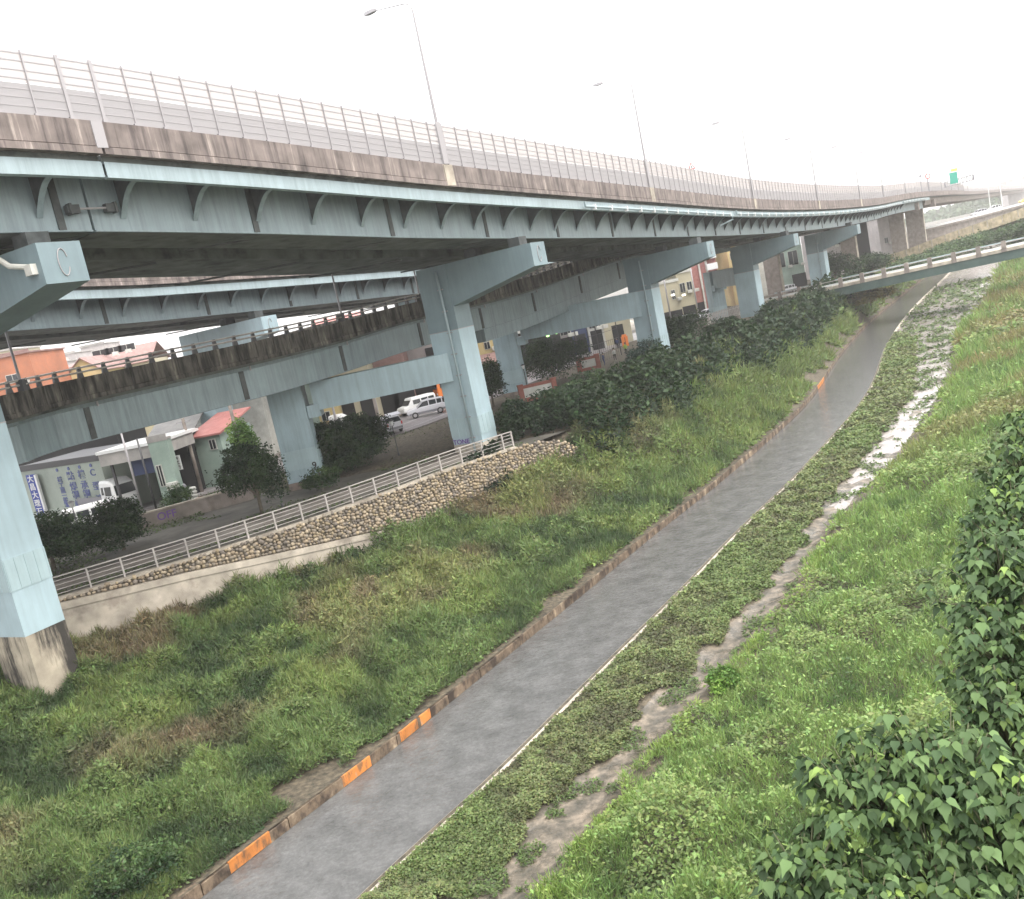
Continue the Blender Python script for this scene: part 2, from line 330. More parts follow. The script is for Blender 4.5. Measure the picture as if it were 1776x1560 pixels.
def S_of(x, y): return float(poly_so(CC, [x], [y])[0][0])
_ms = [S_of(*p) for p in [(-22, 1), (-6.4, 23.2), (-2.7, 28.2), (0.7, 33.3), (6.3, 41.7), (10.7, 48.3), (19.2, 60.8), (32.4, 82.3), (48.6, 114.3), (55, 127), (68.5, 150), (100, 202), (300, 500)]]
def mudL(s): return np.interp(s, _ms, [2.4, 2.7, 3.0, 3.5, 4.0, 3.9, 3.5, 4.1, 3.3, 0.2, 0.2, 0.2, 0.2])
def mudR(s): return np.interp(s, _ms, [4.4, 4.6, 4.1, 4.6, 5.0, 4.7, 5.6, 6.3, 7.4, 9.8, 11.0, 11.0, 14.0])
def smooth(t): t = np.clip(t, 0, 1); return t*t*(3-2*t)
UPX, = [np.array([p[:2] for p in UPB0])]
def ground_z(x, y):
    x = np.asarray(x, float); y = np.asarray(y, float); sh = x.shape
    s, o = poly_so(CC, x, y); x = x.ravel(); y = y.ravel()
    _, ou = poly_so(UPB0, x, y)                                   # > 0 on the river side of the upper ground edge
    ol = -(o+CW)                                                  # distance left of the canal's left edge
    # left bank
    ztop = np.interp(y, [40, 50, 57, 60.5, 64, 66, 68, 80], [1.9, 1.75, 1.45, 2.1, 2.9, 4.2, 5.0, 5.05])
    tot = np.maximum(ol+np.maximum(ou, 0), 0.5); f = ol/tot
    zl = 0.42+(ztop-0.42)*smooth(f)**0.9+0.22*(fbm(x*0.35, y*0.35)-0.5)*np.clip(ol/3, 0, 1)
    # right side
    mr = mudR(s); ml = mudL(s)
    n = fbm(x*0.8, y*0.8); n2 = fbm(x*2.3+5, y*2.3)
    zr = 0.16+0.10*smooth((ml-o)/0.8)*(o > 0)
    mud = smooth((o-ml+0.3)/0.6)*smooth((mr+0.5-o)/0.8)
    zr = zr*(1-mud)+mud*(0.05+np.where(o > 3.6, 0.0, 0.02)+0.24*(n-0.47)+0.12*(n2-0.5))
    k = np.clip(o-mr, 0, None)
    zr = zr+0.20*smooth(k/0.8)+np.minimum(0.02*k+0.014*k*k, 0.42*k)*(k > 0)+0.5*(fbm(x*0.3+40, y*0.3)-0.5)*np.clip(k/4, 0, 1)
    zr = np.minimum(zr, 6.5+0*zr)
    z = np.where(o < -CW, zl, np.where(o > 0, zr, -0.9))
    z = np.where((o < 0.0) & (o > -CW), -0.9, z)
    z = np.where((ou < -0.4) & (o < -CW), np.minimum(z, ztop), z)
    return z.reshape(sh), s.reshape(sh), o.reshape(sh), ou.reshape(sh)
def grid_mesh(name, sta, offs, m, fn, parent=None):
    rows = []
    for s in sta:
        p, a, n = at_s(CC, CS, s); rows.append([(p.x+n.x*o, p.y+n.y*o) for o in offs])
    A = np.array(rows); Z = fn(A[..., 0], A[..., 1])
    V = np.dstack([A, Z]).reshape(-1, 3); R, C_ = len(sta), len(offs)
    idx = np.arange(R*C_).reshape(R, C_); Fq = np.stack([idx[:-1, :-1], idx[:-1, 1:], idx[1:, 1:], idx[1:, :-1]], -1).reshape(-1, 4)
    me = bpy.data.meshes.new(name); me.from_pydata(V.tolist(), [], Fq[:, ::1].tolist()); [me.materials.append(q) for q in (m if isinstance(m, list) else [m])]
    if isinstance(m, list):
        mi = []
        for i in range(R-1):
            a0, a1 = float(mudL(sta[i])), float(mudR(sta[i]))
            mi += [0 if (offs[j]+offs[j+1])/2 > a0-0.3 and (offs[j]+offs[j+1])/2 < a1+0.3 else 1 for j in range(C_-1)]
        me.polygons.foreach_set('material_index', mi)
    me.polygons.foreach_set('use_smooth', [True]*len(Fq)); me.update(); o = bpy.data.objects.new(name, me); COL.objects.link(o); return o, A
M['soil'] = mat('damp soil', (0.03, 0.027, 0.018), 0.9, col2=(0.13, 0.105, 0.07), scale=4.5, detail=10, bump=1.0)
def mud_mat():
    Mm = bpy.data.materials.new('mud and weedy silt'); Mm.use_nodes = True; t = Mm.node_tree; B = t.nodes['Principled BSDF']; L = t.links.new; N = t.nodes.new
    tc = N('ShaderNodeTexCoord'); n = N('ShaderNodeTexNoise'); n.inputs['Scale'].default_value = 1.7; n.inputs['Detail'].default_value = 10; n.inputs['Roughness'].default_value = 0.7; L(tc.outputs['Object'], n.inputs[0])
    r = N('ShaderNodeValToRGB'); e = r.color_ramp.elements; e[0].position = 0.33; e[0].color = (0.03, 0.03, 0.022, 1); e[1].position = 0.68; e[1].color = (0.25, 0.205, 0.155, 1); k = e.new(0.50); k.color = (0.105, 0.09, 0.068, 1)
    L(n.outputs[0], r.inputs[0]); L(r.outputs[0], B.inputs['Base Color'])
    n2 = N('ShaderNodeTexNoise'); n2.inputs['Scale'].default_value = 0.9; n2.inputs['Detail'].default_value = 4; L(tc.outputs['Object'], n2.inputs[0])
    mr = N('ShaderNodeMapRange'); mr.inputs[1].default_value = 0.42; mr.inputs[2].default_value = 0.6; mr.inputs[3].default_value = 0.25; mr.inputs[4].default_value = 0.75; L(n2.outputs[0], mr.inputs[0]); L(mr.outputs[0], B.inputs['Roughness'])
    b = N('ShaderNodeBump'); b.inputs['Strength'].default_value = 0.6; b.inputs['Distance'].default_value = 0.08; L(n.outputs[0], b.inputs['Height']); L(b.outputs[0], B.inputs['Normal'])
    return Mm
M['mud'] = mud_mat()
def stations(s0, s1, k0=0.35, kg=0.011):
    r = [s0]
    while r[-1] < s1: r.append(r[-1]+max(k0, (r[-1]-S20)*kg+k0) if r[-1] > S20 else r[-1]+1.0)
    return r
S20 = S_of(-6.4, 23.2)-2
STA = stations(8, CS[-1]-2)
offL = [-CW-0.02]+[-CW-x for x in (0.35, 0.8, 1.4, 2, 2.8, 3.6, 4.5, 5.5, 6.5, 7.5, 8.5, 9.5, 10.5, 12, 13.5, 15, 17, 19, 21, 23, 25, 28, 32)]
offL.reverse()
offR = [0.02]+list(np.arange(0.35, 11.5, 0.35))+[12, 13, 14, 15.5, 17, 19, 21, 24, 27, 31, 36, 42, 50, 60, 75, 100, 150, 250]
zf = lambda x, y: ground_z(x, y)[0]
lb, _ = grid_mesh('left_river_bank', STA, offL, M['soil'], zf); struct(lb)
rb, _ = grid_mesh('right_river_bank', STA, offR, [M['mud'], M['soil']], zf); struct(rb)
# canal bed, water, edge walls
def water_mat(name, col, bump, scale, rough, rain=True):
    Mm = bpy.data.materials.new(name); Mm.use_nodes = True; t = Mm.node_tree; B = t.nodes['Principled BSDF']; L = t.links.new; N = t.nodes.new
    tc = N('ShaderNodeTexCoord')
    n = N('ShaderNodeTexNoise'); n.inputs['Scale'].default_value = scale; n.inputs['Detail'].default_value = 5; n.inputs['Roughness'].default_value = 0.6; L(tc.outputs['Object'], n.inputs[0])
    v = N('ShaderNodeTexVoronoi'); v.inputs['Scale'].default_value = 2.6; v.feature = 'DISTANCE_TO_EDGE'; L(tc.outputs['Object'], v.inputs[0])
    n3 = N('ShaderNodeTexNoise'); n3.inputs['Scale'].default_value = 0.9; n3.inputs['Detail'].default_value = 7; n3.inputs['Roughness'].default_value = 0.7; L(tc.outputs['Object'], n3.inputs[0])
    r = N('ShaderNodeValToRGB'); e = r.color_ramp.elements; e[0].position = 0.35; e[0].color = (*[c*0.75 for c in col], 1); e[1].position = 0.7; e[1].color = (*[c*1.35 for c in col], 1); L(n3.outputs[0], r.inputs[0]); n4 = N('ShaderNodeTexNoise'); n4.inputs['Scale'].default_value = 7.0; n4.inputs['Detail'].default_value = 4; n4.inputs['Roughness'].default_value = 0.75; L(tc.outputs['Object'], n4.inputs[0])
    r4 = N('ShaderNodeMapRange'); r4.inputs[1].default_value = 0.42; r4.inputs[2].default_value = 0.68; r4.inputs[3].default_value = 0.9; r4.inputs[4].default_value = 1.22 if rain else 1.05; L(n4.outputs[0], r4.inputs[0])  # light and dark flecks put ripple glints into the water colour
    sm = N('ShaderNodeVectorMath'); sm.operation = 'SCALE'; L(r.outputs[0], sm.inputs[0]); L(r4.outputs[0], sm.inputs['Scale']); L(sm.outputs[0], B.inputs['Base Color'])
    B.inputs['Roughness'].default_value = rough
    b = N('ShaderNodeBump'); b.inputs['Strength'].default_value = bump; b.inputs['Distance'].default_value = 0.06; L(n.outputs[0], b.inputs['Height'])
    b2 = N('ShaderNodeBump'); b2.inputs['Strength'].default_value = bump*0.7; b2.inputs['Distance'].default_value = 0.03; L(v.outputs[0], b2.inputs['Height']); L(b.outputs[0], b2.inputs['Normal']); L(b2.outputs[0], B.inputs['Normal'])
    B.inputs['IOR'].default_value = 1.33; B.inputs['Specular IOR Level'].default_value = 1.0 if rain else 0.5
    return Mm
M['water'] = water_mat('rain pocked canal water with painted glints', (0.10, 0.10, 0.098), 0.8, 3.2, 0.09)
M['puddle'] = water_mat('shallow flood water', (0.31, 0.28, 0.265), 0.12, 3.0, 0.12, False)
wb = MB(); wb.sweep(cut(CC, CS, 8, CS[-1]-2), [(-CW-0.1, -1.2), (0.1, -1.2), (0.1, 0.0), (-CW-0.1, 0.0)]); w_ = wb.build('canal_water', M['water']); struct(w_)
for i, p in enumerate(w_.data.polygons): p.use_smooth = False
pd = MB()
for a in range(len(STA)-1):
    s0, s1 = STA[a], STA[a+1]
    if s1 > S_of(100, 202)+120: break
    q = []
    for s, o in ((s0, mudL(s0)-0.2), (s0, mudR(s0)+0.6), (s1, mudR(s1)+0.6), (s1, mudL(s1)-0.2)):
        p, al, n = at_s(CC, CS, s); q.append((p.x+n.x*float(o), p.y+n.y*float(o), 0.08))
    if s0 > S_of(13, 52): pd.quad(*q)
struct(pd.build('shallow_water', M['puddle']))
LIPC = cut(CC, CS, 8, CS[-1]-4)
kb = MB()      # left canal wall: one long cast kerb with joints, orange blocks painted separately
LS = arc(LIPC)
s = 0.0; oranges = []
skerb = []
while s < LS[-1]-1:
    L = random.uniform(2.2, 3.4) if s < 90 else 8
    skerb.append((s, min(s+L-0.04, LS[-1]-0.5))); s += L
def near_pix(p, pts, tol):
    return any((p-atz(u, v, 0.3)).length < tol for u, v in pts)
orp = [(420, 1480), (455, 1462), (605, 1345), (632, 1328), (700, 1270), (738, 1245), (1392, 672)]
kbo = MB()
for a, b in skerb:
    seg = cut(LIPC, LS, a, b); mid = at_s(LIPC, LS, (a+b)/2); pm = mid[0]-mid[2]*CW
    dz = random.uniform(-0.03, 0.03); prof = [(-CW-0.30, -0.6), (-CW-0.02, -0.6), (-CW+0.02, 0.38+dz), (-CW-0.20, 0.40+dz)]
    kb.sweep(seg, prof)
struct(kb.build('canal_kerb_wall', M['lip']), 'worn concrete kerb wall along the left edge of the canal')
for n_, (u0, v0, u1, v1) in enumerate([(392, 1505, 466, 1450), (597, 1358, 640, 1320), (697, 1280, 727, 1256), (732, 1252, 748, 1238), (1388, 678, 1400, 662)]):
    sa = S_of(*atz(u0, v0, 0.2)[:2])-8; sb = S_of(*atz(u1, v1, 0.2)[:2])-8
    o_ = MB().sweep(cut(LIPC, LS, sa, sb), [(-CW-0.25, 0.1), (-CW+0.01, 0.02), (-CW+0.03, 0.405), (-CW-0.215, 0.415)]).build('kerb_block', M['orangekerb'])
    tag(o_, ['long orange painted kerb block nearest the bottom of the canal', 'short orange kerb block halfway along the lower canal edge', 'orange kerb block just below the smallest orange stub', 'smallest orange kerb stub where the paint ends', 'lone far orange kerb block standing beside the upper canal'][n_], 'kerb block', 'orange painted blocks on the canal kerb')
kr = MB().sweep(cut(CC, CS, 8, S_of(68, 150)+80), [(-0.04, -0.6), (0.36, -0.6), (0.34, 0.27), (0.0, 0.25)])
struct(kr.build('canal_edge_slab', M['conc']))

# ------------------------------------------------------------------ upper ground, road, walls by the fence
ug = MB(); UP = cr(UPB0, 2.0)
left = [(-900, 38.0), (-900, 900), (330, 900)]
poly = [(p[0], p[1]) for p in UPB0[::1]]+[(330, 900), (-900, 900), (-900, 38.5)]
bz = [(p[0], p[1], 4.86) for p in UPB0]
M['dirt'] = mat('trodden earth and grass', (0.07, 0.066, 0.055), 0.8, col2=(0.14, 0.13, 0.11), scale=0.6, detail=9)
n = len(UPB0)
for i in range(n-1):          # fan-free strips from the edge back to the left
    a, b = UPB0[i], UPB0[i+1]
    ug.quad((a[0], a[1], 4.86), (b[0], b[1], 4.86), (-390, b[1]*1.0+(b[1]-38)*2, 4.86), (-390, a[1]*1.0+(a[1]-38)*2, 4.86))
ug.add([(-44, 38.5, 4.86), (-390, 39, 4.86), (-390, -50, 4.86), (-80, -50, 4.86)], [(0, 1, 2, 3)])
ug.add([(300, 520, 4.86), (-390, 1484, 4.86), (1290, 1560, 4.86), (1290, 700, 4.86)], [(0, 1, 2, 3)])
struct(ug.build('ground', M['dirt']))
# ------------------------------------------------------------------ retaining wall: concrete foot, boulder facing, coping
s_all = FENS[-1]
def wall_top(sx):   # height of the concrete wall's top along the fence line
    return float(np.interp(sx, [0, s_all*0.42, s_all*0.54, s_all*0.74, s_all*0.86, s_all], [4.86, 4.65, 4.15, 2.95, 2.1, 1.2]))
t_ = thing('retaining_wall', 'pale concrete wall foot with brown river boulders set above it', 'retaining wall', FEN0[2])
cwl = MB(); npt = 70; rows = []
for i in range(npt+1):
    sx = s_all*i/npt; p, a, nn = at_s(FENC, FENS, sx); zt = wall_top(sx)
    rows.append([p+nn*0.85+Vector((0, 0, -4.6)), p+nn*0.55+Vector((0, 0, zt-p.z-0.35)), p+nn*0.62+Vector((0, 0, zt-p.z-0.35)), p+nn*0.58+Vector((0, 0, zt-p.z)), p+nn*0.0+Vector((0, 0, zt-p.z)), p-nn*0.2+Vector((0, 0, -4.6))])
vs = [v for r in rows for v in r]; fs = [(i*6+j, i*6+(j+1) % 6, (i+1)*6+(j+1) % 6, (i+1)*6+j) for i in range(npt) for j in range(6)]+[(0, 1, 2, 3, 4, 5), tuple(npt*6+j for j in (5, 4, 3, 2, 1, 0))]
cwl.add(vs, fs); cwl.build('concrete_foot', M['conc'], t_)
cop = MB().sweep(FENC, [(-0.25, -0.10), (0.30, -0.10), (0.30, 0.04), (-0.25, 0.04)]); cop.build('coping', M['conc'], t_)
back = MB(); rw = []
ext = FENC+[(1.5, 64.3, 4.98), (3.0, 64.8, 4.85), (4.4, 65.2, 4.1), (5.4, 65.6, 3.4)]
extS = arc(ext)
for i in range(npt+1):
    sx = extS[-1]*i/npt; p, a, nn = at_s(ext, extS, sx); zb = wall_top(min(sx, s_all)); zb = min(zb, p.z-0.1)
    rw.append([p+nn*(0.30+0.28*(p.z-zb)/1.0*0.35)+Vector((0, 0, zb-p.z-0.3)), p+nn*0.22+Vector((0, 0, -0.08)), p-nn*0.2+Vector((0, 0, -0.08)), p-nn*0.3+Vector((0, 0, zb-p.z-0.3))])
vs = [v for r in rw for v in r]; fs = [(i*4+j, i*4+(j+1) % 4, (i+1)*4+(j+1) % 4, (i+1)*4+j) for i in range(npt) for j in range(4)]+[(0, 1, 2, 3), tuple(npt*4+j for j in (3, 2, 1, 0))]
back.add(vs, fs); M['mortar'] = mat('dark mortar', (0.10, 0.085, 0.065), 0.9, col2=(0.16, 0.135, 0.1), scale=3)
back.build('mortar_bed', M['mortar'], t_)
# boulders: one facing mesh of several thousand rounded stones
bm = MB(); tin = []
ico_v = []; 
for th in range(4):
    for k in range(6):
        ph = (th+0.5)/4*math.pi; ico_v.append((math.sin(ph)*math.cos(k/6*6.283+th*0.5), math.sin(ph)*math.sin(k/6*6.283+th*0.5), math.cos(ph)))
ico_f = [(th*6+k, th*6+(k+1) % 6, (th+1)*6+(k+1) % 6, (th+1)*6+k) for th in range(3) for k in range(6)]+[tuple(range(5, -1, -1)), tuple(18+k for k in range(6))]
sx = 0.3
while sx < extS[-1]-0.1:
    p, a, nn = at_s(ext, extS, sx); zb = min(wall_top(min(sx, s_all)), p.z-0.05); hgt = p.z-0.12-zb
    zz = zb+0.02
    while zz < p.z-0.12:
        r = random.uniform(0.085, 0.16); f = (zz-zb)/max(hgt, 0.3); o0 = 0.22+0.098*(p.z-zb)*(1-f)+0.08*(1-f)
        c = p+a*random.uniform(-0.08, 0.08)+nn*(o0+0.02)+Vector((0, 0, zz+r*0.8-p.z))
        R = Matrix.Rotation(random.uniform(0, 6.28), 3, 'Z') @ Matrix.Rotation(random.uniform(-0.6, 0.6), 3, 'X'); q = (r*random.uniform(0.85, 1.3), r*random.uniform(0.8, 1.1), r*random.uniform(0.75, 1.0))
        bm.add([c+R @ Vector((v[0]*q[0], v[1]*q[1], v[2]*q[2])) for v in ico_v], ico_f)
        cc = random.choice([(0.34, 0.27, 0.19), (0.27, 0.23, 0.18), (0.40, 0.33, 0.24), (0.22, 0.19, 0.16), (0.36, 0.29, 0.19)]); g = random.uniform(0.7, 1.15); tin += [(cc[0]*g, cc[1]*g, cc[2]*g, 1)]*len(ico_v)
        zz += r*1.55
    sx += random.uniform(0.17, 0.24)
M['stone'] = mat('river boulder', (0.3, 0.25, 0.19), 0.85, attr='tint')
bo = bm.build('boulder_facing', M['stone'], t_, smooth=True); ca = bo.data.color_attributes.new('tint', 'FLOAT_COLOR', 'POINT'); ca.data.foreach_set('color', np.array(tin, dtype=np.float32).ravel())
bo['kind'] = 'stuff'
# ------------------------------------------------------------------ fence on the wall
t_ = thing('railing_fence', 'pale metal railing with four rails running along the top of the boulder wall', 'railing', FEN0[2])
sx = 0.4; k = 0
FH = 1.15
posts = []
while sx < s_all-0.2: posts.append(sx); sx += 1.72
posts.append(s_all-0.05)
for sx in posts:
    p, a, nn = at_s(FENC, FENS, sx)
    MB().obox(p+Vector((0, 0, FH/2)), a*0.045, nn*0.05, Vector((0, 0, FH/2))).build('post', M['rail'], t_)
for h in (0.22, 0.45, 0.68, 0.91, 1.12):
    r_ = 0.016 if h < 1 else 0.03
    MB().sweep(cut(FENC, FENS, 0.4, s_all-0.05), [(-r_, h-r_), (r_, h-r_), (r_, h+r_), (-r_, h+r_)]).build('rail', M['rail'], t_)
# ------------------------------------------------------------------ steel decks
V3 = Vector; ZU = Vector((0, 0, 1))
def ulerp(u):      # station of the main deck edge seen at photo column u
    best = None
    for i, p in enumerate(EC):
        if p[1] < 12: continue
        z = p[2]-EYE; d = p[1]*cP-z*sP; upp = p[1]*sP+z*cP; x = 888+(F*p[0]/d)*cR+(-F*upp/d)*sR
        if best is None or abs(x-u) < best[0]: best = (abs(x-u), ES[i])
    return best[1]
def steel_deck(t_, C, S, s0, s1, barrier_gap=None, brk=(20, 262, 3.6), conc_after=None, phase=0.0):
    e = conc_after or s1
    def sw(name, prof, m, a, b, smooth=False):
        return MB().sweep(cut(C, S, a, b), prof).build(name, m, t_)
    gaps = [s0]+([barrier_gap] if barrier_gap else [])+[s1]
    for a, b in zip(gaps, gaps[1:]):
        a2 = a+0.06 if a != s0 else a; b2 = b-0.06 if b != s1 else b
        sw('parapet', [(-0.35, 0), (0, 0), (0, -0.96), (-0.03, -0.98), (0.04, -1.0), (0.05, -1.27), (-0.35, -1.27)], M['parapet'], a2, b2)
        sw('far_parapet', [(-16.95, -1.27), (-17.0, 0), (-16.65, 0), (-16.6, -1.27)], M['parapet'], a2, b2)
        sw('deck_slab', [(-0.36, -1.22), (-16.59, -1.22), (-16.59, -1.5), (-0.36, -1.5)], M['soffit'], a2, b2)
        be = min(b2, e)
        sw('edge_beam', [(-0.42, -1.51), (-0.22, -1.51), (-0.22, -2.12), (-0.50, -2.14), (-0.50, -2.08), (-0.27, -2.06), (-0.27, -1.55), (-0.42, -1.55)], M['edge'], a2, be)
        sw('outer_girder', [(-2.0, -1.51), (-2.0, -3.82), (-1.94, -3.82), (-1.94, -3.88), (-5.4, -3.88), (-5.4, -3.82), (-5.3, -3.82), (-5.3, -1.51)], M['steel'], a2, be)
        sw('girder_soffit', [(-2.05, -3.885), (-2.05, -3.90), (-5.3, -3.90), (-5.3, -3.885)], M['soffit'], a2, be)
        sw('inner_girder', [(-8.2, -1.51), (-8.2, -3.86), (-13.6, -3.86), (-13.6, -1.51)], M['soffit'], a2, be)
        if e < b2:
            sw('concrete_girder', [(-1.2, -1.51), (-1.6, -3.2), (-12.5, -3.2), (-13.0, -1.51)], M['brown'], e+0.06, b2)
    s = brk[0]+phase; lim = min(brk[1], s1)
    while s < lim:
        p, a, n = at_s(C, S, s)
        if barrier_gap is None or abs(s-barrier_gap) > 0.35:
            for ds in ((0,),):
                poly = [(-0.50, -1.52), (-0.50, -2.05)]
                for k in range(7):
                    f = k/6; poly.append((-0.52-1.46*f, -2.06-1.24*f**1.9))
                poly.append((-1.99, -1.52))
                mb = MB().extr(poly, p, n, ZU, a, 0.03, 0)
                for k in range(6):
                    f0, f1 = k/6, (k+1)/6; c0 = p+n*(-0.52-1.46*f0)+ZU*(-2.07-1.24*f0**1.9); c1 = p+n*(-0.52-1.46*f1)+ZU*(-2.07-1.24*f1**1.9)
                    dv = ZU*-0.03
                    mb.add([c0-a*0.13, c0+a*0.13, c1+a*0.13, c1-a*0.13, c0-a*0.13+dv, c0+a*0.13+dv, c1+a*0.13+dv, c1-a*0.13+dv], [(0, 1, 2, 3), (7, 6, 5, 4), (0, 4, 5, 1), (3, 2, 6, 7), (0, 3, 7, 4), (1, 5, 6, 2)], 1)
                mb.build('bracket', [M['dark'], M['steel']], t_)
        s += brk[2]
    s = 59.4-9.8*5+phase
    while s < lim:
        if s > s0+2:
            p, a, n = at_s(C, S, s)
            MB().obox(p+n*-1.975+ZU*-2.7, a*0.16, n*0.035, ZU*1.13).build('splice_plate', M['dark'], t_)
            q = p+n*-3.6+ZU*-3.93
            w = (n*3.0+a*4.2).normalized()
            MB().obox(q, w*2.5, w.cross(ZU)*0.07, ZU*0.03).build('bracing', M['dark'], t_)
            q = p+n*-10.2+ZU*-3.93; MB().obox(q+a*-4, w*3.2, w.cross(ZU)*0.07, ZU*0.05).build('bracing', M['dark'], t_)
        s += 9.8
JOINT = ulerp(150)+0.3
SE = ulerp(1612)
S_END = ES[-1]
t_ = thing('elevated_highway', 'nearer elevated highway deck with pale blue edge beam and brown streaked parapet', 'elevated highway', EC[0])
steel_deck(t_, EC, ES, 4, S_END, JOINT, conc_after=SE)
# steel plate over the expansion joint, and dark gap below
p, a, n = at_s(EC, ES, JOINT)
MB().obox(p+n*0.03+ZU*-0.52, a*0.24, n*0.03, ZU*0.52).build('joint_plate', M['galv'], t_)
for u in (775, 1130, 1308, 1421, 1494):
    p, a, n = at_s(EC, ES, ulerp(u)); MB().obox(p+n*0.03+ZU*-0.62, a*0.42, n*0.04, ZU*0.6).build('lamp_corbel', M['conc'], t_)
# drain pipe under the edge beam
def pipe(C, S, s0, s1, o, dz, t_, r=0.09, down=None):
    pts = [at_s(C, S, s)[0]+at_s(C, S, s)[2]*o+ZU*dz for s in np.arange(s0, s1, 1.5)]
    mb = MB(); mb.tube([pts[0]+ZU*0.35]+pts, r, 8)
    if down: mb.tube([pts[-1]]+down, r, 8)
    dp = mb.build('drain_pipe', M['edge'], t_)
    for k in range(1, len(pts), 2):
        q = MB().obox(pts[k]+ZU*-0.02, at_s(C, S, s0+k*1.5)[1]*0.05, at_s(C, S, s0+k*1.5)[2]*0.14, ZU*0.2).build('pipe_clamp', M['white'], dp); q.matrix_parent_inverse = t_.matrix_world.inverted() if False else Matrix()
    return dp
def pr2(p):
    z = p[2]-EYE; d = p[1]*cP-z*sP; upp = p[1]*sP+z*cP; xr = F*p[0]/d; yr = -F*upp/d
    return 888+xr*cR+yr*sR, 780-xr*sR+yr*cR
sp0, sp1 = ulerp(1000), ulerp(1262)
pe, ae, ne = at_s(EC, ES, sp1)
END = [pe+ne*0.1+ZU*-2.5, pe+ne*-1.2+ae*-1.0+ZU*-2.9]
pipe(EC, ES, sp0, sp1, 0.02, -1.95, t_, down=END)
pipe(EC, ES, sp1+2, ulerp(1560), 0.02, -1.85, t_)
pipe(EC, ES, ulerp(1565), ulerp(1605), 0.02, -1.75, t_)
# cable restrainer across the girder joint
p, a, n = at_s(EC, ES, JOINT); q = p+n*-1.9+ZU*-3.0
mb = MB().tube([q+n*0.22-a*1.0, q+n*0.22+a*1.0], 0.045, 8)
for sg in (-1, 1): mb.obox(q+n*0.15+a*0.85*sg, a*0.26, n*0.13, ZU*0.17, 1).obox(q+n*0.2+a*1.0*sg, a*0.05, n*0.16, ZU*0.22, 1)
mb.build('cable_restrainer', [M['galv'], M['dark']], t_)
# --- farther parallel deck
FW = -30.0
FC = [(p[0], p[1], p[2]+float(np.interp(p[1], [40, 62, 98, 150], [0.0, 0.0, 0.45, 0.8]))) for p in off(EC, FW, -0.35)]; FS = arc(FC)
t_ = thing('elevated_highway', 'farther elevated highway deck seen beneath the nearer one, blue brackets in shade', 'elevated highway', FC[0])
steel_deck(t_, FC, FS, 4, 330, None, brk=(24, 200, 3.6), phase=1.4)
# ------------------------------------------------------------------ noise barrier on the parapet
def glass_mat(name, col, alpha):
    Mm = bpy.data.materials.new(name); Mm.use_nodes = True; t = Mm.node_tree; L = t.links.new; N = t.nodes.new; t.nodes.clear()
    d = N('ShaderNodeBsdfDiffuse'); d.inputs[0].default_value = (*col, 1); tl = N('ShaderNodeBsdfTranslucent'); tl.inputs[0].default_value = (*col, 1)
    tr = N('ShaderNodeBsdfTransparent'); tr.inputs[0].default_value = (0.97, 0.97, 0.97, 1); m1 = N('ShaderNodeMixShader'); m1.inputs[0].default_value = 0.6; m2 = N('ShaderNodeMixShader'); m2.inputs[0].default_value = alpha
    o = N('ShaderNodeOutputMaterial'); L(d.outputs[0], m1.inputs[1]); L(tl.outputs[0], m1.inputs[2]); L(tr.outputs[0], m2.inputs[1]); L(m1.outputs[0], m2.inputs[2]); L(m2.outputs[0], o.inputs[0]); return Mm
M['frost'] = glass_mat('frosted barrier panel', (0.50, 0.48, 0.485), 0.80); M['clear'] = glass_mat('clear barrier panel', (0.57, 0.52, 0.50), 0.56)
t_ = thing('noise_barrier', 'translucent noise barrier of thin posts and horizontal bars above the nearer parapet', 'noise barrier', EC[0])
s = ES[-1]; S0B = 28.0; k = 0; s = S0B; BH = 2.42; many = MB()
while s < 420:
    p, a, n = at_s(EC, ES, s)
    w = 0.13 if abs(s-JOINT) < 1.45 and abs(s-JOINT) > 0.2 else 0.046
    tgt = MB() if k < 96 else many
    c = p+n*-0.16
    tgt.obox(c+ZU*BH/2, a*w/2*1.1, n*0.06, ZU*BH/2)
    tgt.obox(c+ZU*0.05, a*0.13, n*0.13, ZU*0.05)
    if k < 96: tgt.build('post', M['galv'], t_)
    k += 1; s += 1.38 if s < 200 else 2.76
mo = many.build('distant_post', M['galv'], t_); mo['kind'] = 'stuff'
def bar(z, r=0.014, s1=400): return MB().sweep(cut(EC, ES, S0B, s1), [(-0.16-r, z-r), (-0.16+r, z-r), (-0.16+r, z+r), (-0.16-r, z+r)]).build('horizontal_bar', M['galv'], t_)
for i, z in enumerate([0.36, 0.68, 0.98, 1.36, 1.66, 2.0, 2.28]): bar(z, 0.02)
MB().sweep(cut(EC, ES, S0B, S_END-5), [(-0.17, 0.04), (-0.15, 0.04), (-0.15, 1.18), (-0.17, 1.18)]).build('frosted_panel', M['frost'], t_)
MB().sweep(cut(EC, ES, S0B, S_END-5), [(-0.17, 1.20), (-0.15, 1.20), (-0.15, 2.34), (-0.17, 2.34)]).build('clear_panel', M['clear'], t_)
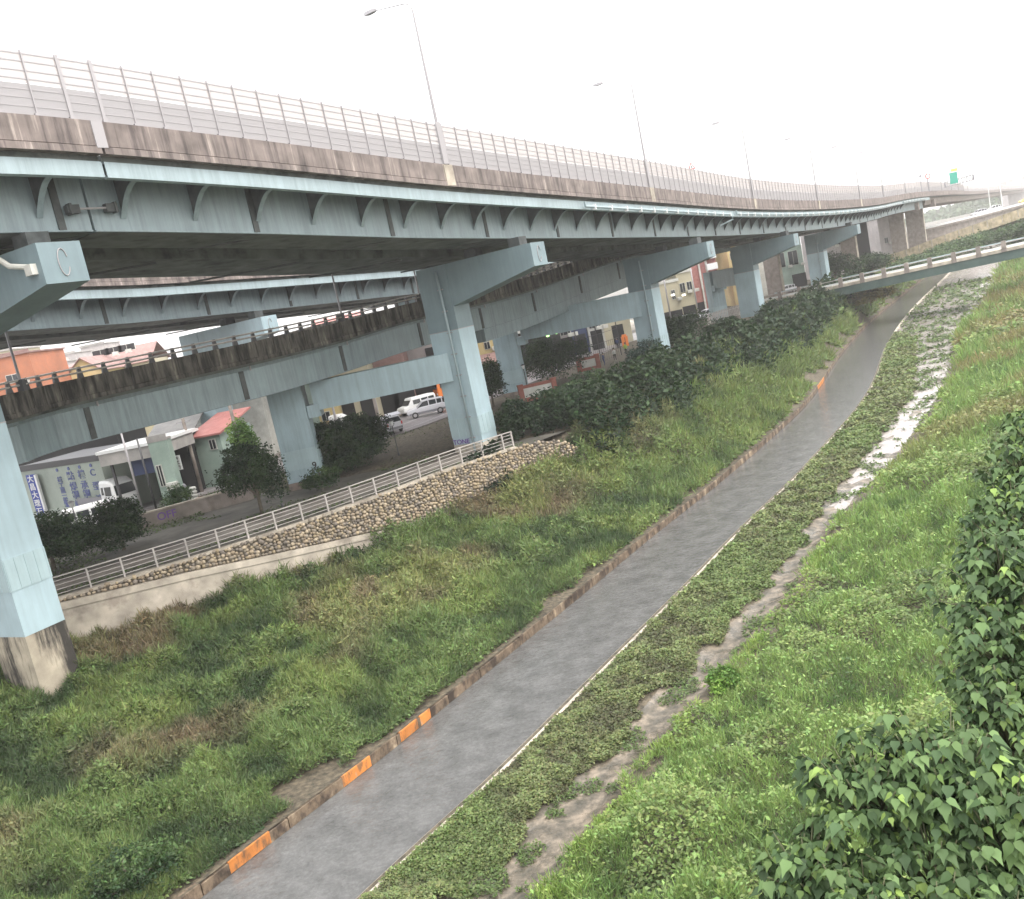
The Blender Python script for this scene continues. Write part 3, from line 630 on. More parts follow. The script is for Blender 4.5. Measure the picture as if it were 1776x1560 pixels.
# ------------------------------------------------------------------ street lamps on the parapet
lamp_us = [775, 1130, 1308, 1421, 1494]
lamp_s = [ulerp(u) for u in lamp_us]
while lamp_s[-1] < 420: lamp_s.append(lamp_s[-1]+31)
lamp_s.insert(0, lamp_s[0]-33)
LABS = ['street lamp standing on the parapet at the far left before the deck joint', 'tallest street lamp with curved arm, standing on the parapet over the largest pier', 'second tallest street lamp on the highway parapet', 'third street lamp along the parapet, counting from the tall curved one', 'fourth street lamp along the parapet, beyond the warning triangle', 'fifth street lamp along the parapet, where the deck dips lowest']
for i, s in enumerate(lamp_s):
    p, a, n = at_s(EC, ES, s); base = p+n*-0.1+ZU*0.02; rz = math.atan2(a.y, a.x)
    lab = LABS[i] if i < len(LABS) else 'thin grey street lamp among the distant ones fading towards the road signs'
    t_ = thing('street_lamp', lab, 'street lamp', base, rz, 'street lamps along the highway parapet')
    mb = MB()                                   # local: x along the deck, +y to the roadway
    child(MB().obox((0, -0.06, 1.22), (0.24, 0, 0), (0, 0.05, 0), (0, 0, 1.2)), 'backing_plate', M['galv'], t_)
    H = 8.6; pts = [(0, 0, 0.1), (0, 0, 2.5), (0, 0, H)]; rs = [0.11, 0.095, 0.055]
    for k in range(1, 7):
        th = k/6*math.radians(86); pts.append((0, 0.62*(1-math.cos(th)), H+0.62*math.sin(th))); rs.append(0.05-0.002*k)
    pts.append((0, 2.7, H+0.95)); rs.append(0.03)
    child(MB().tube(pts, rs, 10), 'pole', M['polem'], t_, True)
    hb = MB(); sec = [(2.55, 0.06, 0.05), (2.75, 0.15, 0.08), (3.2, 0.17, 0.09), (3.45, 0.08, 0.05)]; vs = []
    for y, w, h in sec: vs += [(-w, y, H+0.97-h), (w, y, H+0.97-h), (w*0.8, y, H+1.0+h), (-w*0.8, y, H+1.0+h)]
    fs = [(0, 3, 2, 1), (12, 13, 14, 15)]+[(j*4+k, j*4+(k+1) % 4, j*4+4+(k+1) % 4, j*4+4+k) for j in range(3) for k in range(4)]
    child(hb.add(vs, fs), 'lamp_head', M['polem'], t_)
# ------------------------------------------------------------------ ramp between the columns
RP = [(-62, 33, 15.3)]+[tuple(at(u, v, d)) for u, v, d in [(0, 687, 46.5), (100, 664, 51), (290, 624, 55.5), (480, 584, 61), (597, 557, 67), (700, 529, 73), (900, 485, 89), (1040, 440, 103)]]
RP = [RP[0]]+[(p[0], p[1], p[2]) for p in RP[1:]]+[(25, 120, 19.0), (42, 150, 19.0)]
RC = cr(RP, 1.2); RS = arc(RC)
t_ = thing('elevated_ramp', 'lower elevated ramp with black streaked concrete parapet passing between the blue columns', 'ramp', RC[0])
MB().sweep(RC, [(-0.3, 0), (0, 0), (0.0, -1.0), (0.05, -1.03), (0.05, -1.28), (-0.3, -1.28)]).build('parapet', M['parapet2'], t_)
MB().sweep(RC, [(-8.3, 0), (-8.0, 0), (-8.0, -1.28), (-8.3, -1.28)]).build('far_parapet', M['parapet2'], t_)
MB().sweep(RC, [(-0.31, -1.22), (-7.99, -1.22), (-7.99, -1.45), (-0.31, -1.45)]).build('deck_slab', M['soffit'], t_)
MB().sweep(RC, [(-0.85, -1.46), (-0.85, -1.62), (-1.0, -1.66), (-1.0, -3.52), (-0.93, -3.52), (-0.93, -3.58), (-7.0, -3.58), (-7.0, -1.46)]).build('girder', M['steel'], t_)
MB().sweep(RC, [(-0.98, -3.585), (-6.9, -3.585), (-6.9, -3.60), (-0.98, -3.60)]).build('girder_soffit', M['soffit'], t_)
mb = MB(); s = 2.0; sp = []
while s < RS[-1]-2: sp.append(s); s += 1.38
for s in sp:
    p, a, n = at_s(RC, RS, s); mb.obox(p+n*0.02+ZU*-0.62, a*0.07, n*0.05, ZU*0.6)
rb_ = mb.build('parapet_ribs', M['parapet2'], t_); rb_['kind'] = 'stuff'
def sru(u): i = min(range(len(RC)), key=lambda i: abs(pr2(RC[i])[0]-u) if RC[i][1] > 40 else 1e9); return RS[i]
MB().sweep(cut(RC, RS, sru(840), sru(1150)), [(-1.03, -3.60), (-1.03, -4.75), (-6.9, -4.75), (-6.9, -3.60)]).build('girder_haunch', M['steel'], t_)
gr = thing('guard_rail', 'double pipe guard rail on dark wedge posts along the lower ramp parapet', 'guard rail', RC[0])
for h in (0.30, 0.55):
    MB().sweep(RC, [(-0.1+0.055*math.cos(q*math.pi/4), h+0.055*math.sin(q*math.pi/4)) for q in range(8)]).build('rail_pipe', M['rail'], gr)
inv = [s for s in sp if at_s(RC, RS, s)[0].y > 40][:98]; rest = MB()
for s in sp:
    p, a, n = at_s(RC, RS, s); q = p+n*-0.15
    pm = MB() if s in inv else rest
    pm.extr([(-0.17, 0.0), (0.17, 0.0), (0.07, 0.62), (-0.07, 0.62)], q, a, ZU, n, 0.16)
    if s in inv: pm.build('post', M['darkpole'], gr)
ro = rest.build('distant_post', M['darkpole'], gr); ro['kind'] = 'stuff'
s = 150-9.8*15
j0 = min(range(len(RC)), key=lambda i: abs(pr2(RC[i])[0]-150) if RC[i][1] > 40 else 1e9)
for k in range(-1, 9):
    s = RS[j0]+9.8*k+0.4
    if s < RS[-1]-3:
        p, a, n = at_s(RC, RS, s); MB().obox(p+n*-0.98+ZU*-2.6, a*0.17, n*0.035, ZU*0.92).build('splice_plate', M['dark'], t_)
        MB().tube([p+n*-0.75+a*0.6+ZU*-1.2, p+n*-0.75+a*0.6+ZU*-1.75], 0.06, 8).build('drain_spout', M['galv'], t_)
for (u, v0, v1, lab) in [(40, 660, 566, 'dark lamp pole rising from the ramp at the far left under the deck'), (603, 556, 463, 'dark lamp pole rising from the middle of the ramp beneath the deck'), (737, 520, 452, 'dark lamp pole on the ramp against the big blue column')]:
    i = min(range(len(RC)), key=lambda i: abs(pr2(RC[i])[0]-u) if RC[i][1] > 40 else 1e9); p = V3(RC[i])
    top = at(u-(v0-v1)*0.24, v1, p.y).z; t2 = thing('lamp_pole', lab, 'lamp pole', p, 0, 'dark lamp poles on the ramp')
    child(MB().tube([(-0.1, 0.1, 0), (-0.1, 0.1, 0.5), (-0.1, 0.1, top-p.z)], [0.10, 0.075, 0.06], 10), 'pole', M['polem'], t2, True)
    child(MB().box((-0.1, 0.1, 0.28), (0.34, 0.34, 0.6)), 'base_box', M['darkpole'], t2)
# ------------------------------------------------------------------ piers
def pier(P, z0, wx, wy, ztop, arm, label, extra=None, zsteel=None, inland=4.5, band=(1.4, 2.9), pipe_x=0.45, mshade=8.8, rootd=3.0, endd=1.55, armw=0.95, ped='conc', az=None):
    p = Vector((P[0], P[1], z0)); rz = math.atan2(az[1], az[0]) if az else 0.0
    t_ = thing('viaduct_pier', label, 'bridge pier', p, rz, 'blue steel piers under the highway')      # local x = river side
    zs = (zsteel-z0) if zsteel is not None else 0.0; h = ztop-z0
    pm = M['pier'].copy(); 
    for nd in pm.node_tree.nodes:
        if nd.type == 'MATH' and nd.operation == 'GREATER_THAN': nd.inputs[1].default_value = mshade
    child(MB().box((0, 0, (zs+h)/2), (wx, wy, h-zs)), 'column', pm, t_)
    child(MB().box((0, 0, zs/2-1.3), (wx+0.02, wy+0.02, zs+2.6-0.01)), 'pedestal', M[ped], t_)
    if arm:
        L = arm; r = wx/2
        poly = [(L, h), (L, h-endd), (r, h-rootd), (-r-0.02, h-rootd), (-r-0.02, h)]
        o = child(MB().extr(poly, (0, 0, 0), (1, 0, 0), (0, 0, 1), (0, 1, 0), armw*2), 'crosshead', pm, t_)
        hat = MB(); R = 0.52
        for sg in (1,):
            pts = [(L+0.02, R*0.42*math.cos(q*math.pi/8), h-endd/2+R*math.sin(q*math.pi/8)) for q in range(1, 16)]
            hat.tube(pts, 0.022, 6)
        h2 = hat.build('hatch_ring', M['galv'], None); h2.parent = o
        for xx in (L-1.5, L-5.2): child(MB().box((xx, 0, h+0.3), (0.9, 1.0, 0.62)), 'bearing', M['dark'], t_)
    child(MB().box((0, 0, mshade if mshade < h else zs+4.0), (wx+0.035, wy+0.035, 0.05)), 'seam', M['galv'], t_)
    # ribbed band near the foot
    bm_ = MB().box((0, 0, zs+(band[0]+band[1])/2), (wx+0.05, wy+0.05, band[1]-band[0]))
    for q in np.arange(-0.5, 0.51, 0.25):
        bm_.box((wx*q*0.96, 0, zs+(band[0]+band[1])/2), (0.04, wy+0.10, band[1]-band[0]-0.02)); bm_.box((0, wy*q*0.96, zs+(band[0]+band[1])/2), (wx+0.10, 0.04, band[1]-band[0]-0.02))
    child(bm_, 'ribbed_band', M['band'], t_)
    if pipe_x is not None:
        px_, py_ = pipe_x, -(wy/2+0.13)
        dp = child(MB().tube([(px_, py_, 0.0), (px_, py_, h-rootd-0.3), (px_-0.05, py_, h-0.4)], 0.085, 8), 'drain_pipe', M['edge'], t_, True)
        z = 1.0
        while z < h-0.8:
            c = MB().box((px_, py_+0.04, z), (0.46, 0.12, 0.07)).build('clamp', M['galv'], None); c.parent = dp; z += 1.55
    return t_
M['band'] = paint_mat('perforated anti poster band', (0.40, 0.52, 0.55), (0.33, 0.43, 0.46))
def nrm(P, Q): v = Vector((Q[0]-P[0], Q[1]-P[1])); return v.normalized(), v.length
def edge_z(P): return min(EC, key=lambda e: math.dist(e[:2], P))[2]
PR = [((-23.4, 41.3), (-15.29, 36.5), 19.93, 'nearest blue pier at the left edge on a black stained concrete base'), ((-2.5, 68), (4.54, 63.4), 17.66, 'wide blue pier with a long drain pipe standing behind the end of the railing'), ((16.9, 97), (23.35, 92.4), 15.85, 'blue pier whose foot is hidden in dark bushes beyond the two brick notice boards'), ((37.2, 130), (43.21, 125.4), 15.05, 'blue pier on a short concrete pedestal before the small river bridge'), ((58.6, 161), (64.6, 156.6), 14.6, 'farthest whole blue pier rising behind the small bridge railing')]
for i, (P, A, za, lab) in enumerate(PR):
    d, L = nrm(P, A); zt = za+0.78
    if i == 0: pp = pier(P, 0.9, 2.5, 2.0, zt, L, lab, zsteel=5.0, az=d, pipe_x=None, band=(2.1, 3.55), ped='stain', mshade=9.5+4, rootd=2.9)
    elif i == 1: pp = pier(P, 4.9, 2.6, 2.0, zt, L, lab, zsteel=5.45, az=d, band=(0.55, 1.95), mshade=8.9, pipe_x=0.55)
    elif i == 2: pp = pier(P, 4.9, 2.6, 2.0, zt, L, lab, zsteel=5.4, az=d, mshade=8.3, pipe_x=0.6)
    else: pp = pier(P, 4.9, 2.9, 2.1, zt, L, lab, zsteel=5.9 if i == 3 else 5.3, az=d, mshade=7.2, pipe_x=None if i == 3 else 0.6, band=(0.3, 0.5))
    if i == 1:
        g = MB(); put_text(g, 'TONE', 0.5, (-0.55, -1.03, 0.75), (1, 0, 0), (0, 0, 1), (0, -1, 0), sx=1.1); child(g, 'graffiti', M['purple'], pp)
    if i == 0:   # link damper between arm and girder
        mb = MB().tube([(L-2.6, -1.2, 15.9+4.35), (L-2.1, -1.35, 15.9+3.9), (L-1.5, -1.2, 15.9+3.35), (L-0.5, -1.05, 15.9+3.1)], 0.11, 8)
        mb.box((L-2.7, -1.2, 20.0), (0.5, 0.4, 0.5)).box((L-0.5, -1.05, 18.9), (0.4, 0.3, 0.4)); child(mb, 'link_damper', M['offwhite'], pp)
def column_b(P, z0, label, zb0, zb1, target, w=2.5, stickout=1.2):
    """landward column with a cross beam reaching to the river-side pier"""
    d, L = nrm(P, target); p = Vector((P[0], P[1], z0)); t_ = thing('viaduct_pier', label, 'bridge pier', p, math.atan2(d.y, d.x), 'blue columns carrying the lower ramp')
    pm = M['pier2']; h = zb1-z0
    child(MB().box((0, 0, (h+0.5)/2), (w, 2.0, h-0.5)), 'column', pm, t_)
    child(MB().box((0, 0, -0.8), (w+0.05, 2.06, 2.55)), 'pedestal', M['stain2'], t_)
    child(MB().box((stickout/2+(L-1.25)/2+w/4, 0, (zb0+zb1)/2-z0), (L-1.25-w/2+stickout*0.0, 1.7, zb1-zb0)).box((w/2+0.5, 0, zb0-z0-0.0), (0.9, 1.9, 0.9)), 'cross_beam', pm, t_)
    bm_ = MB().box((0, 0, 2.1), (w+0.05, 2.05, 1.4))
    for q in np.arange(-0.5, 0.51, 0.25): bm_.box((w*q*0.96, 0, 2.1), (0.04, 2.1, 1.38))
    child(bm_, 'ribbed_band', M['band'], t_)
    return t_, L
M['pier2'] = paint_mat('ramp pier blue paint', (0.36, 0.475, 0.52), (0.25, 0.325, 0.355))
M['stain2'] = streak_mat('graffiti stained pedestal', (0.13, 0.11, 0.10), (0.25, 0.2, 0.17), (0.42, 0.3, 0.25), (1, 1, 1))
tb, LB = column_b((-15.2, 67.4), 4.9, 'landward blue column with painted scribbles on its pedestal beside dark trees', 10.2, 12.25, (-2.5, 68))
g = MB(); put_text(g, 'S8', 0.9, (0.6, -1.06, 0.1), (1, 0, 0), (0, 0, 1), (0, -1, 0)); child(g, 'graffiti', M['white'], tb)
g = MB(); put_text(g, '9', 0.7, (0.9, -1.04, 0.95+0.5), (1, 0, 0), (0, 0, 1), (0, -1, 0)); child(g, 'graffiti', M['cblack'], tb)
column_b((1.8, 100.0), 4.9, 'landward blue column standing just behind the nearer brick notice board', 10.6, 13.2, (16.9, 97))
column_b((34.9, 140.0), 4.9, 'small distant landward blue column in front of the red tiled building', 10.5, 13.0, (37.2, 130), w=2.0)
# piers of the farther deck
for (C, A, lab) in [((-26.8, 88.2), (-18.6, 83), 'pier of the farther deck, its pale arm end showing above the ramp'), ((-9.0, 117), (-1, 112), 'hidden pier of the farther deck beyond the wide blue pier')]:
    d, L = nrm(C, A); pier(C, 4.9, 2.5, 2.0, 18.1, L, lab, zsteel=5.3, az=d, pipe_x=None, mshade=20)
# brown concrete portal piers further on
for i, (u, v, d, w) in enumerate([(1341, 470, 172, 2.7), (1473, 430, 196, 3.0), (1560, 420, 232, 3.4), (1590, 405, 255, 4.4)]):
    p = at(u, v, d); p.z = 4.9; 
    t_ = thing('concrete_pier', ['brown concrete column just left of the farthest whole blue pier', 'brown concrete column beside a dark doorway beyond the small bridge', 'brown concrete pier meeting the foot of the cream ramp', 'widest brown concrete pier below the row of pale slots'][i], 'bridge pier', p, math.radians(-33), 'brown concrete piers of the far viaduct')
    h = [11.2, 11.0, 11.0, 11.2][i]
    child(MB().box((0, 0, h/2), (w, 1.9, h)), 'column', M['brown'], t_)
    child(MB().box((-1, 0, h+0.9), (13 if i else 9, 2.0, 1.8)), 'beam', M['brown'], t_)
    child(MB().box((w/2+0.03, 0, h/2-0.1), (0.05, 1.7, h-0.3)), 'lit_river_face', M['conc'], t_)  # pale slab puts the brighter light on the river side into colour
# ------------------------------------------------------------------ buildings
def building(name, label, cat, A, B, depth, z0, h, wall, roof=None, rm='greyroof', wins=(), doors=(), over=0.4, group=None, rise=1.5, extra=None):
    A, B = V3((A[0], A[1], z0)), V3((B[0], B[1], z0)); d = B-A; L = d.length; rz = math.atan2(d.y, d.x)
    t_ = thing(name, label, cat, A, rz, group)              # local: x along the front, +y back, z up
    wm = MB().box((L/2, depth/2, h/2), (L, depth, h))
    if roof == 'gable': wm.extr([(0, h), (L, h), (L/2, h+rise)], (0, depth/2, 0), (1, 0, 0), (0, 0, 1), (0, 1, 0), depth-0.02)
    child(wm, 'wall', M[wall], t_)
    r = MB(); o = over
    if roof == 'gable':
        for sg in (0, 1):
            x0 = -o if sg == 0 else L+o; zz = h-rise*o/(L/2)
            r.add([(x0, -o, zz), (L/2, -o, h+rise), (L/2, depth+o, h+rise), (x0, depth+o, zz), (x0, -o, zz+0.12), (L/2, -o, h+rise+0.12), (L/2, depth+o, h+rise+0.12), (x0, depth+o, zz+0.12)], [(0, 1, 2, 3), (4, 7, 6, 5), (0, 4, 5, 1), (1, 5, 6, 2), (2, 6, 7, 3), (3, 7, 4, 0)])
    elif roof == 'ridge':      # ridge parallel to the front
        for sg in (0, 1):
            y0 = -o if sg == 0 else depth+o; zz = h-rise*o/(depth/2)
            r.add([(-o, y0, zz), (L+o, y0, zz), (L+o, depth/2, h+rise), (-o, depth/2, h+rise), (-o, y0, zz+0.12), (L+o, y0, zz+0.12), (L+o, depth/2, h+rise+0.12), (-o, depth/2, h+rise+0.12)], [(0, 1, 2, 3), (4, 7, 6, 5), (0, 4, 5, 1), (1, 5, 6, 2), (2, 6, 7, 3), (3, 7, 4, 0)])
    elif roof == 'shed':       # low at the front
        r.add([(-o, -o, h-0.1), (L+o, -o, h-0.1), (L+o, depth+o, h+rise), (-o, depth+o, h+rise), (-o, -o, h+0.05), (L+o, -o, h+0.05), (L+o, depth+o, h+rise+0.15), (-o, depth+o, h+rise+0.15)], [(0, 1, 2, 3), (4, 7, 6, 5), (0, 4, 5, 1), (1, 5, 6, 2), (2, 6, 7, 3), (3, 7, 4, 0)])
    else:
        r.box((L/2, depth/2, h+0.1), (L+o, depth+o, 0.2)); r.box((L/2, -o/2+0.06, h+0.35), (L+o, 0.12, 0.32))
    child(r, 'roof', M[rm], t_)
    for (fx, z, w, hh) in wins:
        f = child(MB().box((fx*L, -0.03, z+hh/2), (w+0.12, 0.10, hh+0.12)), 'window', M['offwhite'], t_)
        g = MB().box((fx*L, -0.075, z+hh/2), (w-0.02, 0.05, hh-0.02)); g.box((fx*L, -0.10, z+hh/2), (0.05, 0.04, hh-0.03), mi=1)
        gg = g.build('pane', [M['glass'], M['offwhite']], None); gg.parent = f
    if wins and h > 5:
        for (fx, z, w, hh) in wins[:2]: child(MB().box((fx*L+w*0.7+0.5, -0.3, z-0.1), (0.8, 0.5, 0.55)).box((fx*L+w*0.7+0.5, -0.56, z-0.1), (0.5, 0.03, 0.4)), 'air_conditioner', M['offwhite'], t_)
    for (fx, w, hh) in doors:
        child(MB().box((fx*L, -0.03, hh/2), (w, 0.12, hh)), 'door', M['opening'], t_)
    return t_, L
def XY(u, v, d): p = at(u, v, d); return (p.x, p.y)
# sign shed
ts, LSG = building('sign_shed', 'long grey green sheet metal shed with faded blue characters painted on it', 'shed', XY(8, 880, 82), XY(193, 870, 74), 9, 4.86, 4.5, 'greywall', None, 'darkpole', over=0.1)
building('shade_box', 'black box standing for the shaded roof space behind the painted shed', 'shed', XY(-60, 840, 96), XY(215, 800, 94), 6, 4.86, 7.2, 'opening', None, 'darkpole', over=0.1)  # black box added where the space behind is only in shade
cols = [(0.915, ['C', '型', '浪', '鋼'], 4), (0.815, ['樓', '承', '鋼', '板'], 4), (0.715, ['點', '焊', '鋼', '網'], 4), (0.61, ['鐵', '工', '皿', '一', '般', '鋼'], 6)]
lt = MB()
for fx, chs, n in cols:
    if n == 4: zs = [3.55, 2.65, 1.9, 1.1]
    else: zs = [3.35, 2.85, 2.4, 1.98, 1.58, 1.12]
    if fx > 0.9: zs = [3.6, 2.45, 1.35, 0.7]; chs = chs[:3]
    for c, z in zip(chs, zs): put_text(lt, c, 0.78 if n == 4 else 0.56, (fx*LSG, -0.02, z), (1, 0, 0), (0, 0, 1), (0, -1, 0), sx=1.3)
    lt.tube([(fx*LSG, -0.02, 4.22), (fx*LSG, -0.06, 4.22)], 0.15, 12)
child(lt, 'painted_lettering', M['bluelet'], ts)
mb = MB().box((0.385*LSG, -0.35, 2.35), (1.15, 0.14, 3.7)); mb.box((0.385*LSG+0.7, -0.33, 2.3), (0.25, 0.2, 3.7), mi=1)
bs = thing('vertical_sign', 'blue vertical signboard with white characters fixed to the grey green shed', 'sign', ts.location, ts.rotation_euler.z)
child(mb, 'board', [M['blue'], M['white']], bs); lt = MB()
for k, c in enumerate('大昌大理石'): put_text(lt, c, 0.66, (0.385*LSG, -0.43, 3.82-0.72*k), (1, 0, 0), (0, 0, 1), (0, -1, 0), sx=1.3)
child(lt, 'lettering', M['white'], bs)
tw = thing('low_wall', 'rust streaked low wall along the foot of the grey green shed', 'wall', (0, 0, 0))
a_, b_ = V3((*XY(0, 880, 83.3), 0)), V3((*XY(150, 880, 75.2), 0)); dd = (b_-a_).normalized()
MB().obox((a_+b_)/2+ZU*5.35, (b_-a_)/2, dd.cross(ZU)*0.12, ZU*0.52).build('wall_body', M['greywall'], tw)
# canopy gate
ca_, cb_ = V3((*XY(166, 790, 72), 0)), V3((*XY(274, 765, 71), 0)); dd = (cb_-ca_).normalized(); bk = V3((-dd.y, dd.x, 0)); L_ = (cb_-ca_).length
tc_ = thing('gate_canopy', 'open gateway canopy with white roof edge and navy tarpaulin above the white truck', 'canopy', ca_)
MB().obox((ca_+cb_)/2+bk*3+ZU*10.05, dd*L_/2, bk*3, ZU*0.12).build('roof', M['white'], tc_)
MB().obox((ca_+cb_)/2+bk*2.8+ZU*9.45, dd*(L_/2-0.1), bk*2.7, ZU*0.47).build('fascia', M['greyroof'], tc_)
MB().obox((ca_+cb_)/2+bk*0.6+dd*1.2+ZU*8.35, dd*(L_/2-1.2), bk*0.05, ZU*0.62).build('tarpaulin', M['navy'], tc_)
MB().box((0, 0, 0), (0.01, 0.01, 0.01))
for f in (0.15, 0.88, 0.95): MB().obox(ca_+dd*L_*f+bk*0.4+ZU*6.9, dd*0.09, bk*0.09, ZU*2.1).build('post', M['darkpole'], tc_)
building('pillar_building', 'narrow grey green wall block beside the canopy gateway', 'building', XY(278, 850, 70), XY(312, 850, 70), 1.0, 4.86, 5.3, 'greenwall', None, wins=[(0.25, 1.9, 0.35, 1.6)], doors=[(0.7, 0.5, 1.5)], over=0.05)
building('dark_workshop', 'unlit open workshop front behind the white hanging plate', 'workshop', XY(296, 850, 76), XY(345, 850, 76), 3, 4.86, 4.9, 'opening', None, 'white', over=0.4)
sg_ = thing('hanging_plate', 'small white vertical plate with black characters hanging in the dark workshop front', 'sign', at(309, 803, 72))
child(MB().box((0, 0, 0), (0.5, 0.06, 1.15)), 'board', M['white'], sg_); lt = MB()
for k, c in enumerate('佐工行'): put_text(lt, c, 0.32, (0, -0.035, 0.36-0.36*k), (1, 0, 0), (0, 0, 1), (0, -1, 0))
child(lt, 'lettering', M['cblack'], sg_)
building('mauve_roof_shed', 'low shed with pale mauve roof behind the canopy gateway', 'shed', XY(262, 765, 84), XY(330, 750, 84), 5, 4.86, 4.6, 'offwhite', 'shed', 'greyroof', rise=1.7)
h_, L_ = building('red_roof_house', 'pale green metal house with a red sheet roof and one small window', 'house', XY(348, 830, 78), XY(400, 830, 77.2), 5, 4.86, 4.45, 'greenwall', 'shed', 'redroof', wins=[(0.72, 3.2, 0.55, 0.8)], doors=[(0.85, 0.6, 1.4)], rise=1.2, over=0.3)
building('white_building', 'tall pale green white wall rising behind the red roof house', 'building', XY(316, 760, 92), XY(470, 760, 92), 8, 4.86, 8.2, 'offwhite', None, 'greyroof')
pv = MB(); q = [atz(u, v, 4.88) for u, v in [(335, 848), (432, 825), (440, 852), (350, 885)]]; pv.quad(*q); struct(pv.build('yard_paving', M['pave']))
cw_ = thing('concrete_wall', 'low stained concrete wall with purple spray paint beyond the railing path', 'wall', (0, 0, 0))
a_, b_ = V3((*XY(190, 900, 62.5), 0)), V3((*XY(438, 855, 66.5), 0)); dd = (b_-a_).normalized(); nb = dd.cross(ZU)
MB().obox((a_+b_)/2+ZU*5.35, (b_-a_)/2, nb*0.12, ZU*0.55).build('wall_body', M['brown'], cw_)
MB().obox((a_+b_)/2+ZU*5.94, (b_-a_)/2+dd*0.05, nb*0.17, ZU*0.05).build('coping', M['conc'], cw_)
g = MB(); put_text(g, 'OFF', 0.75, a_+dd*3.6+nb*0.12+ZU*5.42, dd, ZU, nb); g.build('graffiti', M['purple'], cw_)
for (u0, v0, u1, v1, d, lab, m_) in [(345, 832, 322, 738, 76, 'pinkish utility pole in front of the red roof house', 'brown'), (421, 792, 398, 704, 74, 'brown utility pole beside the bright green tree', 'brown'), (671, 790, 647, 690, 86, 'utility pole in front of the car with its hatch open', 'brown'), (268, 872, 240, 775, 69.5, 'dark gate pole beside the white truck cab', 'darkpole'), (246, 880, 216, 758, 67, 'slim grey lamp pole standing in front of the white truck', 'galv'), (661, 738, 641, 690, 88, 'thin steel pole next to the utility pole', 'galv')]:
    b = at(u0, v0, d); tp = at(u1, v1, d).z; zz = 4.86
    t2 = thing('utility_pole', lab, 'pole', (b.x, b.y, zz)); w = 0.13 if m_ == 'brown' else 0.07
    child(MB().tube([(0, 0, 0), (0, 0, tp-zz+0.6)], [w*1.15, w], 10), 'pole', M[m_], t2, True)
    if m_ == 'brown': child(MB().box((0, 0, tp-zz+0.3), (1.2, 0.1, 0.1)), 'cross_arm', M['galv'], t2)
for (u, v, d, s3, m_, lab, nm) in [(357, 868, 66.5, (1.3, 0.8, 0.85), 'redbrick', 'dark red metal skip beside the low concrete wall', 'metal_skip'), (333, 845, 70, (0.45, 0.3, 1.5), 'offwhite', 'white stacked sacks standing at the workshop entrance', 'sack_stack'), (318, 850, 71, (0.5, 0.4, 1.6), 'greycar', 'grey leaning gas tank at the workshop entrance', 'gas_tank')]:
    b = at(u, v, d); t2 = thing(nm, lab, nm.replace('_', ' '), (b.x, b.y, 4.87)); 
    if nm == 'metal_skip':
        child(MB().add([(-0.75, -0.4, 0.9), (0.75, -0.4, 0.9), (0.75, 0.4, 0.9), (-0.75, 0.4, 0.9), (-0.5, -0.35, 0), (0.5, -0.35, 0), (0.5, 0.35, 0), (-0.5, 0.35, 0)], [(4, 5, 1, 0), (5, 6, 2, 1), (6, 7, 3, 2), (7, 4, 0, 3), (7, 6, 5, 4), (0, 1, 2, 3)]), 'body', M[m_], t2)
        child(MB().box((0, -0.42, 0.86), (1.56, 0.07, 0.09)), 'rim', M[m_], t2)
    elif nm == 'gas_tank': child(MB().tube([(0, 0, 0), (0, 0, 0.1), (0, 0, 1.4), (0, 0, 1.6), (0, 0, 1.68)], [0.2, 0.3, 0.3, 0.2, 0.05], 12), 'body', M[m_], t2, True)
    else:
        for k in range(5): child(MB().tube([(-0.28, 0, 0.15+0.27*k), (-0.2, 0.02*k, 0.15+0.27*k), (0.2, 0, 0.14+0.27*k), (0.28, 0, 0.15+0.27*k)], [0.05, 0.15, 0.15, 0.05], 8), 'sack', M[m_], t2, True)
# skyline houses above the ramp at the left
def sky_house(u0, u1, vt, d, wall, roof, rm, lab, wins=(), rise=1.5, name='house', depth=10, dd=0):
    A = at(u0, 660, d); B = at(u1, 650, d+dd); zt = at((u0+u1)/2, vt, d).z
    return building(name, lab, 'house' if name == 'house' else 'building', (A.x, A.y), (B.x, B.y), depth, 4.86, zt-4.86-(rise if roof else 0), wall, roof, rm, wins=wins, rise=rise, group=None)
H0 = at(30, 640, 120).z-4.86
sky_house(-60, 60, 622, 120, 'brick', None, 'brownroof', 'orange brick building at the far left above the ramp', wins=[(0.68, H0-1.6, 1.6, 1.0), (0.2, H0-1.6, 1.6, 1.0)], name='brick_building')
sky_house(-40, 30, 612, 150, 'beige', None, 'greyroof', 'pale beige block showing behind the orange brick building', name='beige_block')
sky_house(62, 98, 640, 135, 'offwhite', 'shed', 'brownroof', 'small white house with dark strip window beside the orange brick building', wins=[(0.55, 12.0, 2.4, 0.8)], rise=0.8)
sky_house(62, 100, 620, 190, 'greybld', 'gable', 'greyroof', 'faint grey gabled house on the skyline above the ramp', rise=2)
sky_house(112, 140, 613, 200, 'greybld', None, 'greyroof', 'faint grey tower block with small windows on the skyline', name='grey_block', wins=[(0.3, 15, 1, 1.2), (0.7, 15, 1, 1.2)])
sky_house(155, 195, 597, 230, 'greybld', None, 'greyroof', 'faint pinkish tall block, highest on the skyline above the ramp', name='pinkish_block')
sky_house(86, 118, 630, 170, 'greybld', None, 'greyroof', 'pale terrace roofs between the gabled house and the yellow house', name='terrace_block', wins=[(0.5, 13, 1.2, 1)])
sky_house(120, 178, 620, 130, 'yellowwall', 'gable', 'brownroof', 'bright yellow gabled house above the ramp guard rail', rise=1.9)
